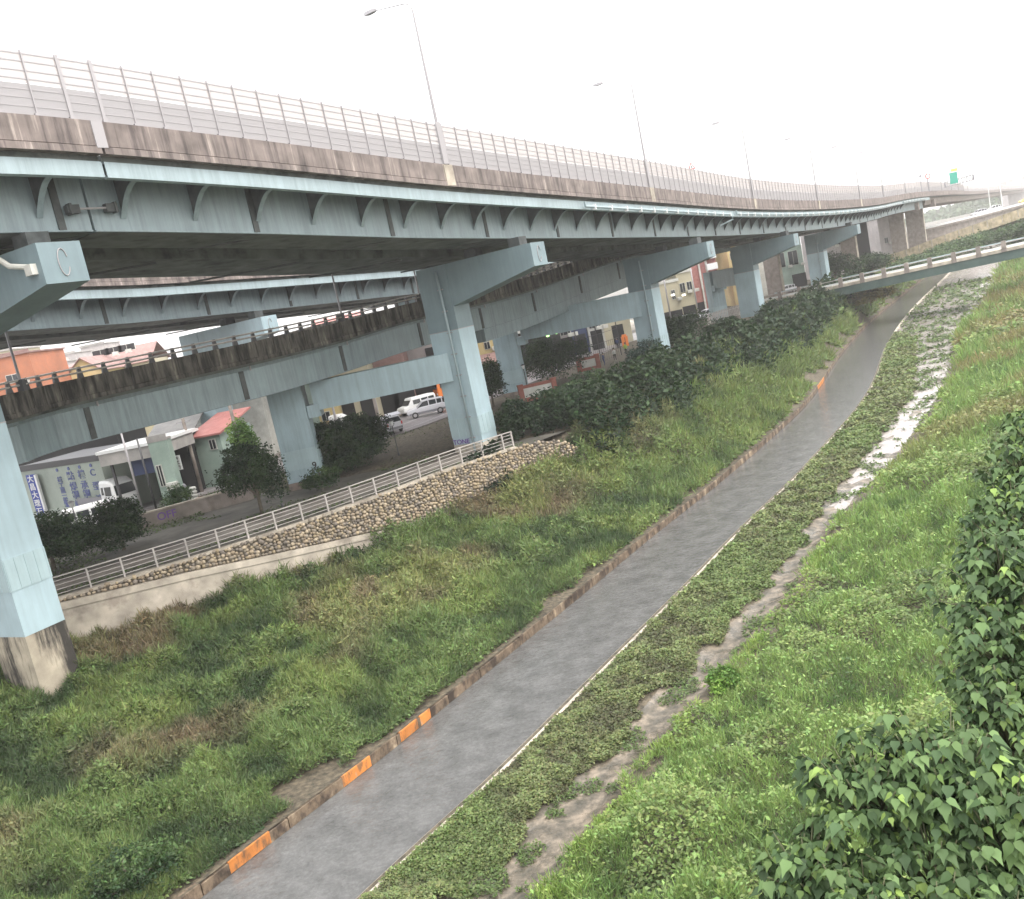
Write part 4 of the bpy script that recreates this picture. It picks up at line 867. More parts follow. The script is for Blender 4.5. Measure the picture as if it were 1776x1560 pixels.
sky_house(174, 266, 602, 138, 'beige', 'ridge', 'brownroof', 'long house with dark mauve tile roof and a row of dark windows', wins=[(0.15, 14.6, 2.4, 0.9), (0.4, 14.6, 2.4, 0.9), (0.65, 14.6, 2.4, 0.9)], rise=2.4, depth=8)
sky_house(560, 640, 545, 150, 'redwall', 'ridge', 'redroof', 'red roofed house glimpsed between the rails in the middle of the ramp', rise=2)
# row of workshops behind the road, seen under the ramp
def row_b(u0, u1, d, h, wall, lab, roof=None, rm='greyroof', wins=(), doors=(), name='workshop', dd=0, rise=1.0):
    A = XY(u0, 650, d); B = XY(u1, 650, d+dd); return building(name, lab, 'workshop' if name == 'workshop' else 'building', A, B, 9, 4.86, h, wall, roof, rm, wins=wins, doors=doors, rise=rise, over=0.3)
row_b(470, 532, 100, 6.0, 'greenwall', 'green grey workshop wall just right of the landward blue column')
row_b(532, 572, 101, 6.2, 'yellowwall', 'dirty yellow workshop front with a small barred window', wins=[(0.4, 1.6, 0.9, 0.9)])
row_b(574, 640, 103, 6.6, 'beige', 'beige workshop with a dark doorway and a white roller shutter', doors=[(0.25, 1.4, 3.4), (0.8, 1.7, 4.2)], wins=[(0.5, 4.2, 1.1, 1)])
row_b(642, 706, 108, 7.2, 'brownroof', 'dark open workshop behind the car with its hatch open', doors=[(0.3, 2.8, 4.6), (0.78, 2.6, 5.0)])
row_b(706, 790, 114, 8.2, 'greybld', 'grey workshop with black opening behind the white van and orange truck', doors=[(0.25, 3.2, 5.2), (0.62, 1.6, 6.6)])
row_b(690, 800, 150, 9.5, 'offwhite', 'cream shuttered block seen in the slit above the cross beam', name='cream_block', wins=[(0.2, 6, 1, 1.6), (0.5, 6, 1, 1.6), (0.8, 6, 1, 1.6)])
row_b(826, 880, 122, 6.6, 'yellowwall', 'yellow house gable with one dark window right of the wide blue pier', 'gable', 'greyroof', wins=[(0.55, 4.6, 0.7, 0.9)], name='yellow_house', rise=1.6)
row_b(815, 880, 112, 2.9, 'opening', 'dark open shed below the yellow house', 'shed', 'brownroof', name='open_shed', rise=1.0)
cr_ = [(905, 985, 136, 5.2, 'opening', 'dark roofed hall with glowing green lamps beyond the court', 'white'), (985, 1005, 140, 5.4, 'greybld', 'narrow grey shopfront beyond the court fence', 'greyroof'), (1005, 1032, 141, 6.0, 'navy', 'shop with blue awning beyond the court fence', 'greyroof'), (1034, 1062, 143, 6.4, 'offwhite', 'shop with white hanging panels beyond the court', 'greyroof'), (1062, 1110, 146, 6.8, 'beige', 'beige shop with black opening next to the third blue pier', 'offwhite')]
for u0, u1, d, h, w, lab, rm in cr_:
    row_b(u0, u1, d, h, w, lab, None, rm, wins=[(0.3, 3.4, 0.8, 1.4), (0.7, 3.4, 0.8, 1.4)] if w in ('greybld', 'offwhite') else (), doors=[(0.5, 1.8, 3.0)] if w != 'opening' else (), name='shop')
for i, (u, v, g_) in enumerate([(945, 577, 'greenglow'), (956, 574, 'lampglow'), (950, 583, 'greenglow'), (965, 578, 'greenglow')]):
    b = at(u, v, 134); t2 = thing('hanging_lamp', ['round green hanging lamp, leftmost of four in the dark hall', 'white hanging lamp, highest of the four in the dark hall', 'flat green lamp, lowest of the four in the dark hall', 'green lamp, rightmost of the four in the dark hall'][i], 'lamp', b, 0, 'lamps hanging in the dark hall')
    child(MB().tube([(0, 0, -0.14), (0, 0, -0.05), (0, 0, 0.06), (0, 0, 0.14)], [0.12, 0.26, 0.24, 0.06], 12), 'shade', M[g_], t2, True)
    child(MB().tube([(0, 0, 0.14), (0, 0, 0.7)], 0.02, 6), 'cord', M['black'], t2)
# buildings beyond the third pier
for u0, u1, d, h, w, rm, lab, wn, dr in [(1128, 1172, 165, 7.4, 'beige', 'offwhite', 'pale green beige two storey shop with a lit dark front beside the third blue pier', [(0.75, 4.4, 0.6, 1.6)], [(0.6, 3.5, 2.4)]), (1172, 1198, 168, 8.6, 'beige', 'offwhite', 'beige house with barred upper windows', [(0.3, 5.2, 0.9, 1.6), (0.75, 5.2, 0.9, 1.6)], [(0.5, 2.4, 2.6)]), (1198, 1244, 172, 13, 'redwall', 'greyroof', 'red tiled apartment building with white balconies', [], [(0.2, 1.6, 2.6)]), (1268, 1282, 178, 14, 'yellowwall', 'greyroof', 'narrow yellow building in the gap beside the pedestal pier', [(0.5, 6, 0.8, 1.2), (0.5, 9, 0.8, 1.2)], []), (1316, 1332, 190, 15, 'offwhite', 'offwhite', 'narrow white building right of the pedestal pier', [], []), (1340, 1396, 200, 11.5, 'greenwall', 'white', 'pale green hall with white roof edge beyond the small bridge', [(0.3, 5, 2, 3), (0.7, 5, 2, 3)], [(0.8, 3, 3)]), (1425, 1470, 215, 12.5, 'greybld', 'white', 'grey white hall behind street trees beyond the small bridge', [(0.3, 7, 3, 1.5), (0.7, 7, 3, 1.5)], [(0.5, 3, 3)]), (1490, 1515, 240, 11.5, 'opening', 'brownroof', 'dark shed between the brown concrete columns', [], []), (1535, 1570, 262, 11, 'greybld', 'greyroof', 'grey shed behind the foot of the cream ramp', [(0.3, 4, 1, 1.5)], [(0.7, 1.5, 3)])]:
    tb_, Lb = building('far_building', lab, 'building', XY(u0, 480, d), XY(u1, 470, d), 10, 4.86, h, w, None, rm, wins=wn, doors=dr, over=0.3)
    if w == 'redwall':
        for k in range(5): child(MB().box((Lb*0.80, -0.5, 2.6+2.0*k), (2.0, 1.0, 1.15)), 'balcony', M['white'], tb_)
        child(MB().box((Lb*0.62, -0.2, 6.5), (0.35, 0.3, 13)), 'pilaster', M['offwhite'], tb_); child(MB().box((Lb*0.35, -0.2, 6.5), (0.3, 0.3, 13)), 'pilaster', M['offwhite'], tb_)
# ------------------------------------------------------------------ road and kerbs
def ribbon(name, pts, w0, w1, z, m_): 
    C = cr([(p[0], p[1], z) for p in pts], 3.0); return MB().sweep(C, [(w0, -0.02), (w1, -0.02), (w1, 0), (w0, 0)]).build(name, m_)
RD = [tuple(atz(u, v, 4.86)[:2]) for u, v in [(300, 868), (560, 790), (690, 757), (775, 728)]]
RD = [(-75, 62), (-38, 68), (-20, 77), tuple(atz(700, 752, 4.86)[:2]), tuple(atz(775, 725, 4.86)[:2]), (8, 118), (35, 160), (75, 215), (140, 300)]
struct(ribbon('road', RD, -10.5, 0, 4.885, M['road'])); struct(ribbon('kerb', RD, 0, 0.3, 4.96, M['kerb']))
struct(ribbon('pavement', RD, -14, -10.6, 4.94, M['pave']))
struct(ribbon('road_line', RD, -2.2, -2.05, 4.892, M['line'])); struct(ribbon('road_line', RD, -5.4, -5.25, 4.892, M['line']))
struct(ribbon('riverside_path', [(p[0]-1.8, p[1]+1.5) for p in FEN0], -2.4, 0, 4.885, M['pave'])); struct(ribbon('path_kerb', [(p[0]-3.9, p[1]+3.2) for p in FEN0], -0.3, 0.3, 4.93, M['kerb']))
ct = MB(); q = [atz(u, v, 4.883) for u, v in [(960, 640), (1100, 600), (1160, 560), (1080, 555), (960, 600)]]; ct.add([tuple(p) for p in q], [(0, 1, 2, 3, 4)]); struct(ct.build('court_paving', M['conc']))
# ------------------------------------------------------------------ vehicles
def wheel(t_, x, y, r, w=0.2):
    ty = child(MB().tube([(x, y-w/2, r), (x, y-w/2+0.02, r), (x, y+w/2-0.02, r), (x, y+w/2, r)], [r*0.9, r, r, r*0.9], 18), 'wheel', M['black'], t_, True)
    sgn = 1 if y > 0 else -1
    rim = MB().tube([(x, y+sgn*w*0.30, r), (x, y+sgn*(w/2+0.015), r)], [r*0.62, r*0.55], 14).build('rim', M['galv'], None); rim.parent = ty
def loft(secs, mi=0, mb=None):
    """secs: list of (x, [(y,z)...half profile from bottom to top])"""
    mb = mb or MB(); n = len(secs[0][1]); vs = []
    for x, pr_ in secs:
        for (y, z) in pr_: vs.append((x, y, z))
        for (y, z) in reversed(pr_): vs.append((x, -y, z))
    m2 = 2*n; fs = [(i*m2+j, i*m2+(j+1) % m2, (i+1)*m2+(j+1) % m2, (i+1)*m2+j) for i in range(len(secs)-1) for j in range(m2)]
    fs += [tuple(range(m2-1, -1, -1)), tuple((len(secs)-1)*m2+j for j in range(m2))]
    return mb.add(vs, fs, mi)
def car(kind, label, cat, loc, rz, body, group=None, hatch=False, sc=1.0):
    t_ = thing(kind, label, cat, loc, rz, group); t_.scale = (sc, sc, sc)
    if kind == 'white_van' or kind == 'parked_van':
        L, Hh, W2 = 4.4, 1.85, 0.84
        S_ = [(-2.2, 0.5, 1.75, 0.95), (-2.1, 0.35, 1.83, 1.0), (0.9, 0.33, 1.85, 1.0), (1.45, 0.33, 1.1, 1.0), (2.1, 0.35, 0.98, 0.98), (2.2, 0.45, 0.8, 0.93)]
        gl = [(-2.0, 0.98, 1.1, 1.68), (0.95, 0.98, 1.1, 1.68), (1.35, 0.9, 1.1, 1.15)]
    else:
        S_ = [(-2.15, 0.55, 1.0, 0.92), (-2.1, 0.38, 1.12, 0.98), (-1.0, 0.33, 1.12, 1.0), (0.7, 0.33, 1.08, 1.0), (1.7, 0.33, 1.0, 0.98), (2.1, 0.38, 0.88, 0.94), (2.18, 0.48, 0.72, 0.88)]
    W2 = 0.86
    secs = []
    for x, zb, zt, f in S_:
        w = W2*f; zm = zb+(zt-zb)*0.55
        if zt > 1.5: secs.append((x, [(w*0.85, zb), (w, zb+0.15), (w, 1.0), (w*0.93, zt-0.12), (w*0.8, zt)]))
        else: secs.append((x, [(w*0.85, zb), (w, zb+0.12), (w, zm), (w*0.97, zt-0.06), (w*0.86, zt)]))
    child(loft(secs), 'body', M[body], t_, False)
    if 'van' not in kind:
        cabx = [(-2.05, 1.05, 0.80), (-1.75, 1.62, 0.70), (-0.2, 1.68, 0.71), (0.35, 1.60, 0.70), (1.05, 1.06, 0.80)]
        if kind == 'taxi': cabx = [(-1.7, 1.05, 0.78), (-1.2, 1.40, 0.66), (-0.2, 1.45, 0.68), (0.2, 1.40, 0.66), (0.9, 1.05, 0.78)]
        gsec = [(x, [(w+0.04, 1.0), (w+0.03, 1.05), (w, z-0.05)]) if z > 1.1 else (x, [(w, 1.0), (w, 1.02), (w, z)]) for x, z, w in cabx]
        child(loft(gsec), 'windows', M['glass'], t_)
        zt_ = cabx[1][1]
        rf = loft([(cabx[1][0]-0.12, [(0.66, zt_-0.04), (0.66, zt_+0.0)]), (cabx[1][0]+0.1, [(0.72, zt_-0.02), (0.70, zt_+0.05)]), (cabx[2][0], [(0.73, zt_+0.02), (0.71, zt_+0.1)]), (cabx[3][0]+0.05, [(0.70, zt_-0.06), (0.69, zt_+0.02)])])
        for x in ([-1.72, -1.12, -0.28] if kind != 'taxi' else [-0.35]):
            for sg in (-1, 1): rf.obox((x, sg*0.775, 1.32 if kind != 'taxi' else 1.2), (0.05, 0, 0), (0, 0.035, 0), (0, -sg*0.04, 0.31 if kind != 'taxi' else 0.2))
        for sg in (-1, 1): rf.obox((0.72, sg*0.76, 1.32 if kind != 'taxi' else 1.22), (0.36, 0, -0.27 if kind != 'taxi' else -0.17), (0, 0.03, 0), (0.02, 0, 0.035))
        child(rf, 'roof', M[body], t_)
        child(MB().box((0, 0.855, 0.5), (3.9, 0.04, 0.2)).box((0, -0.855, 0.5), (3.9, 0.04, 0.2)).box((2.16, 0, 0.48), (0.08, 1.5, 0.2)).box((-2.14, 0, 0.55), (0.1, 1.5, 0.22)), 'bumper_trim', M['greycar'], t_)
    else:
        g = MB()
        for sg in (-1, 1):
            for x0, x1 in ((-1.95, -1.2), (-1.1, -0.25), (-0.1, 0.85)): g.obox(((x0+x1)/2, sg*0.825, 1.34), ((x1-x0)/2, 0, 0), (0, 0.02, 0), (0, -sg*0.03, 0.24))
        g.add([(0.98, -0.72, 1.72), (0.98, 0.72, 1.72), (1.50, 0.74, 1.14), (1.50, -0.74, 1.14)], [(0, 1, 2, 3)])
        child(g, 'windows', M['glass'], t_)
    for sg in (-1, 1): child(MB().box((2.15, sg*0.62, 0.72), (0.08, 0.32, 0.16)), 'headlight', M['white'], t_); child(MB().box((-2.15, sg*0.74, 0.95), (0.06, 0.14, 0.3)), 'tail_light', M['red'], t_)
    for x in (-1.35, 1.38):
        for sg in (-1, 1): wheel(t_, x, sg*0.80, 0.34)
    if hatch: child(MB().obox((-2.25, 0, 1.92), (0.42, 0, 0.10), (0, 0.68, 0), (-0.02, 0, 0.04)), 'raised_hatch', M[body], t_)
    return t_
def heading(u0, v0, u1, v1, z=4.89):
    a, b = atz(u0, v0, z), atz(u1, v1, z); return math.atan2(b.y-a.y, b.x-a.x)
c = at(741, 712, 99); car('parked_car', 'silver four wheel drive car with a spare wheel parked on the road edge', 'car', (c.x, c.y, 4.89), math.radians(186), 'silver')
child(MB().tube([(-2.2, 0.25, 0.95), (-2.36, 0.25, 0.95)], 0.3, 16), 'spare_wheel', M['black'], bpy.data.objects['parked_car'])
c = at(722, 700, 104); car('parked_van', 'white van parked behind the silver four wheel drive car', 'van', (c.x, c.y, 4.89), math.radians(215), 'white')
c = at(670, 735, 90); car('parked_car', 'pale grey car with its rear hatch raised beside a utility pole', 'car', (c.x, c.y, 4.89), math.radians(118), 'silver', hatch=True)
c = at(168, 905, 69); car('white_van', 'white van half hidden by dark bushes below the painted shed', 'van', (c.x, c.y, 4.87), math.radians(20), 'white')
def truck(label, loc, rz, cab, bed, name='parked_truck', sc=0.8):
    t_ = thing(name, label, 'truck', loc, rz); t_.scale = (sc, sc, sc)
    child(loft([(0.6, [(0.98, 0.7), (1.0, 1.0), (1.0, 2.0), (0.93, 2.75), (0.8, 2.9)]), (1.9, [(0.98, 0.7), (1.0, 1.0), (1.0, 1.9), (0.93, 2.7), (0.8, 2.86)]), (2.5, [(0.97, 0.7), (1.0, 0.9), (0.98, 1.7), (0.9, 2.4), (0.78, 2.5)]), (2.62, [(0.93, 0.75), (0.95, 0.9), (0.92, 1.5), (0.88, 1.6), (0.8, 1.65)])]), 'cab', M[cab], t_)
    g = MB().add([(2.53, -0.82, 2.42), (2.53, 0.82, 2.42), (2.645, 0.86, 1.62), (2.645, -0.86, 1.62)], [(0, 1, 2, 3)])
    for sg in (-1, 1): g.obox((1.75, sg*0.985, 2.05), (0.45, 0, 0), (0, 0.02, 0), (0, -sg*0.03, 0.36)); g.obox((0.95, sg*0.985, 2.1), (0.16, 0, 0), (0, 0.02, 0), (0, -sg*0.03, 0.3))
    child(g, 'windows', M['glass'], t_)
    child(MB().box((-1.4, 0, 1.15), (3.9, 2.0, 0.12)).box((-1.4, 0.97, 1.42), (3.9, 0.06, 0.5)).box((-1.4, -0.97, 1.42), (3.9, 0.06, 0.5)).box((-1.4, 0, 0.8), (4.6, 0.8, 0.3)), 'cargo_bed', M[bed], t_)
    child(MB().box((2.62, 0, 0.72), (0.14, 1.9, 0.3)), 'bumper', M['greycar'], t_)
    for sg in (-1, 1): child(MB().box((2.66, sg*0.72, 1.05), (0.06, 0.3, 0.18)), 'headlight', M['white'], t_)
    for x in (1.5, -2.2):
        for sg in (-1, 1): wheel(t_, x, sg*0.88, 0.45, 0.28)
c = at(208, 880, 73.5); truck('white truck cab with dark windscreen parked under the canopy gateway', (c.x-1.0, c.y+1.0, 4.87), math.radians(-38), 'white', 'greycar', sc=1.0)
c = at(602, 745, 96); truck('white box truck nose behind the dark trees between the blue piers', (c.x-2, c.y+1, 4.87), math.radians(-10), 'white', 'offwhite')
c = at(762, 690, 112); truck('bright orange truck parked behind the silver car', (c.x+2.2, c.y, 4.89), math.radians(200), 'orange', 'orange', sc=1.0)
for i, (u, v, d, rz, bd, lab) in enumerate([(1150, 552, 150, 200, 'white', 'white car between the third blue pier and the dark shopfront'), (1188, 545, 156, 205, 'greycar', 'dark grey car in front of the barred house'), (1225, 536, 160, 200, 'silver', 'silver car before the red tiled building'), (1360, 490, 186, 195, 'silver', 'silver car in front of the pale green hall'), (618, 760, 88, 170, 'greycar', 'dark grey car behind the dark trees under the cross beam')]):
    c = at(u, v, d); car('parked_car', lab, 'car', (c.x, c.y, 4.89), math.radians(rz), bd)
for u, v, lab in [(1167, 512, 'left one of two lit white shop lamps in the dark shopfront'), (1186, 512, 'right one of two lit white shop lamps in the dark shopfront')]:
    c = at(u, v, 159); t_ = thing('shop_lamp', lab, 'lamp', c, 0, 'lit shop lamps'); child(MB().tube([(-0.3, 0, 0), (-0.25, 0, 0), (0.25, 0, 0), (0.3, 0, 0)], [0.05, 0.14, 0.14, 0.05], 8), 'tube', M['lampglow'], t_); child(MB().box((0, 0.05, 0.16), (0.7, 0.2, 0.08)), 'housing', M['white'], t_)
for u, v0, v1, d, lab in [(1212, 548, 455, 162, 'thin grey utility pole before the red tiled building'), (1165, 560, 470, 155, 'thin grey utility pole beside the two lit shop lamps'), (590, 760, 660, 92, 'thin grey utility pole among the workshops under the cross beam')]:
    c = at(u, v0, d); hh = at(u-20, v1, d).z-4.86; t_ = thing('utility_pole', lab, 'pole', (c.x, c.y, 4.86)); child(MB().tube([(0, 0, 0), (0, 0, hh)], [0.14, 0.1], 8), 'pole', M['galv'], t_, True); child(MB().box((0, 0, hh-0.4), (1.4, 0.1, 0.1)), 'cross_arm', M['galv'], t_)
# ------------------------------------------------------------------ park things: notice boards, lamps, fence, people
def board(u, v, d, w, lab, rz):
    b = at(u, v, d); t_ = thing('notice_board', lab, 'notice board', (b.x, b.y, 4.87), rz, 'brick notice boards by the court')
    for sg in (-1, 1): child(MB().box((sg*w/2, 0, 0.9), (0.5, 0.5, 1.8)).box((sg*w/2, 0, 1.84), (0.6, 0.6, 0.1)), 'brick_pillar', M['redbrick'], t_)
    child(MB().box((0, 0, 1.6), (w-0.5, 0.28, 0.3)).box((0, 0, 0.25), (w-0.5, 0.3, 0.5)), 'brick_frame', M['redbrick'], t_)
    child(MB().box((0, -0.05, 0.98), (w-0.55, 0.16, 0.9)), 'panel', M['offwhite'], t_)
board(931, 668, 91, 3.4, 'larger red brick notice board with a blank pale panel', math.radians(8))
board(1018, 618, 110, 2.3, 'smaller red brick notice board in front of the court fence', math.radians(8))
for (u, v0, v1, d, lab) in [(911, 655, 632, 92, 'small park lantern beside the landward column and larger notice board'), (137, 920, 868, 60, 'white topped park lantern in front of the painted shed'), (328-10, 0, 0, 0, ''), (488, 870, 820, 60, 'dark park lamp post at the foot of the landward blue column'), (690, 782, 728, 72, 'dark park lamp post at the roadside between the blue piers')]:
    if not lab: continue
    b = at(u, v0, d); zt = at(u-(v0-v1)*0.22, v1, d).z; t_ = thing('park_lamp', lab, 'park lamp', (b.x, b.y, 4.87), 0, 'park lamps along the riverside path'); h = zt-4.87
    child(MB().tube([(0, 0, 0), (0, 0, 0.3), (0, 0, 0.35), (0, 0, h-0.5)], [0.08, 0.08, 0.045, 0.04], 8), 'post', M['darkpole'], t_, True)
    child(MB().tube([(0, 0, h-0.5), (0, 0, h-0.42), (0, 0, h-0.12)], [0.05, 0.12, 0.2], 6), 'lantern', M['white'], t_)
    child(MB().tube([(0, 0, h-0.12), (0, 0, h)], [0.26, 0.05], 6), 'lantern_cap', M['darkpole'], t_)
t_ = thing('court_fence', 'tall dark wire fence of the sports court between the blue piers', 'fence', (0, 0, 4.87)); t_.matrix_world = Matrix.Translation((0, 0, 0)); t_.location = (0, 0, 0)
fp = [V3((*XY(u, v, d), 0)) for u, v, d in [(968, 640, 112), (1006, 625, 114), (1040, 612, 117), (1075, 600, 122)]]
for i, p in enumerate(fp): MB().tube([p+ZU*4.87, p+ZU*10.2], 0.07, 8).build('post', M['darkpole'], t_)
wr = MB()
for a_, b_ in zip(fp, fp[1:]):
    for z in (5.0, 6.2, 7.4, 8.6, 10.0): wr.tube([a_+ZU*z, b_+ZU*z], 0.03, 5)
    for k in range(1, 10): q = a_.lerp(b_, k/10); wr.tube([q+ZU*5, q+ZU*7.4], 0.02, 4)
wr.build('wire_panel', M['darkpole'], t_)
t_ = thing('picket_fence', 'pale picket fence between dark bushes beside the pedestal pier', 'fence', (0, 0, 0))
a_, b_ = at(1228, 556, 128), at(1284, 538, 134); a_.z = a_.z; 
for k in range(22):
    q = a_.lerp(b_, k/21); MB().obox(q+ZU*0.1, V3((0.07, 0.02, 0)), V3((-0.01, 0.03, 0)), ZU*0.75).build('picket', M['rail'], t_)
MB().tube([a_+ZU*0.5, b_+ZU*0.5], 0.05, 6).build('rail', M['rail'], t_); MB().tube([a_-ZU*0.3, b_-ZU*0.3], 0.05, 6).build('rail', M['rail'], t_)
def person(lab, u, v, d, rz, top, leg, pose=0.0):
    b = at(u, v, d); t_ = thing('person', lab, 'person', (b.x, b.y, 4.885), rz, 'people standing at the court')
    J = {'pel': (0, 0, 0.92), 'ch': (0.02, 0, 1.25), 'nk': (0.03, 0, 1.42), 'hd': (0.05, 0, 1.55), 'ht': (0.05, 0, 1.66), 'hl': (0, 0.1, 0.88), 'kl': (0.05+pose*0.2, 0.11, 0.48), 'al': (0.0+pose*0.2, 0.12, 0.08), 'tl': (0.15+pose*0.2, 0.13, 0.04), 'hr': (0, -0.1, 0.88), 'kr': (0.03, -0.11, 0.48), 'ar': (-0.05, -0.12, 0.08), 'tr': (0.1, -0.13, 0.04), 'sl': (0.02, 0.18, 1.36), 'el': (0.0+pose*0.1, 0.24, 1.1), 'wl': (0.12+pose*0.15, 0.22, 0.88), 'sr': (0.02, -0.18, 1.36), 'er': (0.0, -0.24, 1.1), 'wr': (0.14, -0.2, 0.9)}
    R_ = {'pel': .13, 'ch': .14, 'nk': .06, 'hd': .09, 'ht': .08, 'hl': .09, 'kl': .06, 'al': .045, 'tl': .04, 'hr': .09, 'kr': .06, 'ar': .045, 'tr': .04, 'sl': .06, 'el': .045, 'wl': .035, 'sr': .06, 'er': .045, 'wr': .035}
    Eg = [('pel', 'ch'), ('ch', 'nk'), ('nk', 'hd'), ('hd', 'ht'), ('pel', 'hl'), ('hl', 'kl'), ('kl', 'al'), ('al', 'tl'), ('pel', 'hr'), ('hr', 'kr'), ('kr', 'ar'), ('ar', 'tr'), ('ch', 'sl'), ('sl', 'el'), ('el', 'wl'), ('ch', 'sr'), ('sr', 'er'), ('er', 'wr')]
    ks = list(J); me = bpy.data.meshes.new('body'); me.from_pydata([J[k] for k in ks], [(ks.index(a), ks.index(b)) for a, b in Eg], [])
    o = bpy.data.objects.new('body', me); COL.objects.link(o); o.modifiers.new('Skin', 'SKIN'); sv = me.skin_vertices[0].data
    for i, k in enumerate(ks): sv[i].radius = (R_[k], R_[k]); sv[i].use_root = (k == 'pel')
    s2 = o.modifiers.new('Sub', 'SUBSURF'); s2.levels = s2.render_levels = 1
    bpy.context.view_layer.update(); em = bpy.data.meshes.new_from_object(o.evaluated_get(bpy.context.evaluated_depsgraph_get()))
    o.modifiers.clear(); o.data = em
    for q in (top, leg, 'skin'): em.materials.append(M[q])
    for p in em.polygons:
        z = p.center.z; p.material_index = 2 if (z > 1.44 or (z < 0.95 and abs(p.center.y) > 0.17)) else (0 if z > 0.9 else 1)
    o.parent = t_
    child(MB().tube([(0.03, 0, 1.56), (0.03, 0, 1.64), (0.04, 0, 1.72), (0.05, 0, 1.75)], [0.095, 0.105, 0.08, 0.02], 10), 'hair', M['hair'], t_, True)
person('person in navy clothes standing by the smaller notice board', 1046, 622, 112, 0.5, 'cnavy', 'cnavy', 0.6)
person('person in white top and dark trousers on the court', 1066, 616, 116, 2.0, 'cwhite', 'cblack', 0.3)
person('person in lime green top and black trousers on the court', 1084, 600, 121, 1.0, 'cgreen', 'cblack', 0.2)
person('person in dark blue standing at the back of the court', 1067, 578, 134, 1.0, 'cnavy', 'cblack', 0.0)
b = at(1080, 572, 136); t_ = thing('orange_cabinet', 'orange cabinet standing at the back of the court', 'cabinet', (b.x, b.y, 4.9)); child(MB().box((0, 0, 0.8), (0.9, 0.6, 1.6)), 'body', M['orange'], t_); child(MB().box((0, 0, 1.72), (0.6, 0.5, 0.24)), 'top', M['orange'], t_); child(MB().box((0, -0.32, 0.8), (0.06, 0.05, 1.3)), 'door_gap', M['black'], t_)
# ------------------------------------------------------------------ small river bridge
bl, br_ = at(1335, 521, 148), at(1776, 424, 126); br_ = bl+(br_-bl)*1.25; bl = bl+(bl-br_)*0.05
dd = (br_-bl); LBR = dd.length; dd.normalize(); nn = V3((dd.y, -dd.x, 0)).normalized()      # towards the camera
t_ = thing('river_bridge', 'small road bridge with concrete posts and white rail beams over the canal', 'bridge', bl)
O = bl+ZU*0.0
MB().obox((bl+br_)/2-nn*4.2-ZU*0.22, dd*LBR/2, nn*4.3, ZU*0.22).build('deck', M['conc'], t_)
MB().obox((bl+br_)/2-nn*0.25-ZU*1.05, dd*LBR/2, nn*0.2, ZU*0.6).build('girder', M['bgreen'], t_); MB().obox((bl+br_)/2-nn*7.5-ZU*1.05, dd*LBR/2, nn*0.2, ZU*0.6).build('girder', M['bgreen'], t_)
k = 0; s = 0.8
while s < LBR:
    q = bl+dd*s; MB().obox(q+ZU*0.5, dd*0.28, nn*0.18, ZU*0.55).obox(q-nn*0.02-ZU*0.18, dd*0.34, nn*0.2, ZU*0.25).build('post', M['brown'], t_)
    if s+3.2 < LBR:
        MB().obox(q+dd*1.6+ZU*0.22, dd*1.25, nn*0.1, ZU*0.13).build('rail_beam', M['white'], t_); MB().obox(q+dd*1.6+ZU*0.78, dd*1.3, nn*0.06, ZU*0.05).build('top_rail', M['rail'], t_)
    s += 3.2
MB().tube([bl-nn*8.6+ZU*0.55, br_-nn*8.6+ZU*0.55], 0.09, 8).build('blue_pipe_rail', M['steel'], t_)
for k in range(0, 14): MB().tube([bl-nn*8.6+dd*(k*LBR/14+1), bl-nn*8.6+dd*(k*LBR/14+1)+ZU*0.55], 0.06, 6).build('back_post', M['steel'], t_)
# cream ramp
def path_px(L): return [tuple(at(u, v, d)) for u, v, d in L]
CP = cr(path_px([(1500, 452, 214), (1560, 437, 205), (1640, 407, 195), (1776, 360, 180), (1960, 290, 165)]), 3)
t_ = thing('cream_ramp', 'cream concrete ramp sloping up behind the small bridge', 'ramp', CP[0])
MB().sweep(CP, [(-0.3, 0), (0, 0), (0, -1.5), (-0.3, -1.5)]).build('parapet', M['cream'], t_); MB().sweep(CP, [(-4.0, -1.51), (0.15, -1.51), (0.15, -1.9), (-4.0, -1.9)]).build('deck', M['cream'], t_)
MB().sweep(CP, [(-3.6, -1.91), (-0.6, -1.91), (-0.9, -2.7), (-3.2, -2.7)]).build('girder', M['brown'], t_)
CPS = arc(CP); ps = MB()
for s in np.arange(2, CPS[-1]-1, 3.2):
    p, a, n = at_s(CP, CPS, s); ps.obox(p+n*0.03-ZU*0.75, a*0.09, n*0.05, ZU*0.72)
po_ = ps.build('parapet_ribs', M['conc'], t_); po_['kind'] = 'stuff'
for f in (0.35, 0.6, 0.85):
    p, a, n = at_s(CP, CPS, CPS[-1]*f); MB().box((p.x-1.5*n.x, p.y-1.5*n.y, (p.z-2.7+4)/2), (1.6, 1.2, max(p.z-2.7-4, 0.5))).build('support', M['brown'], t_)
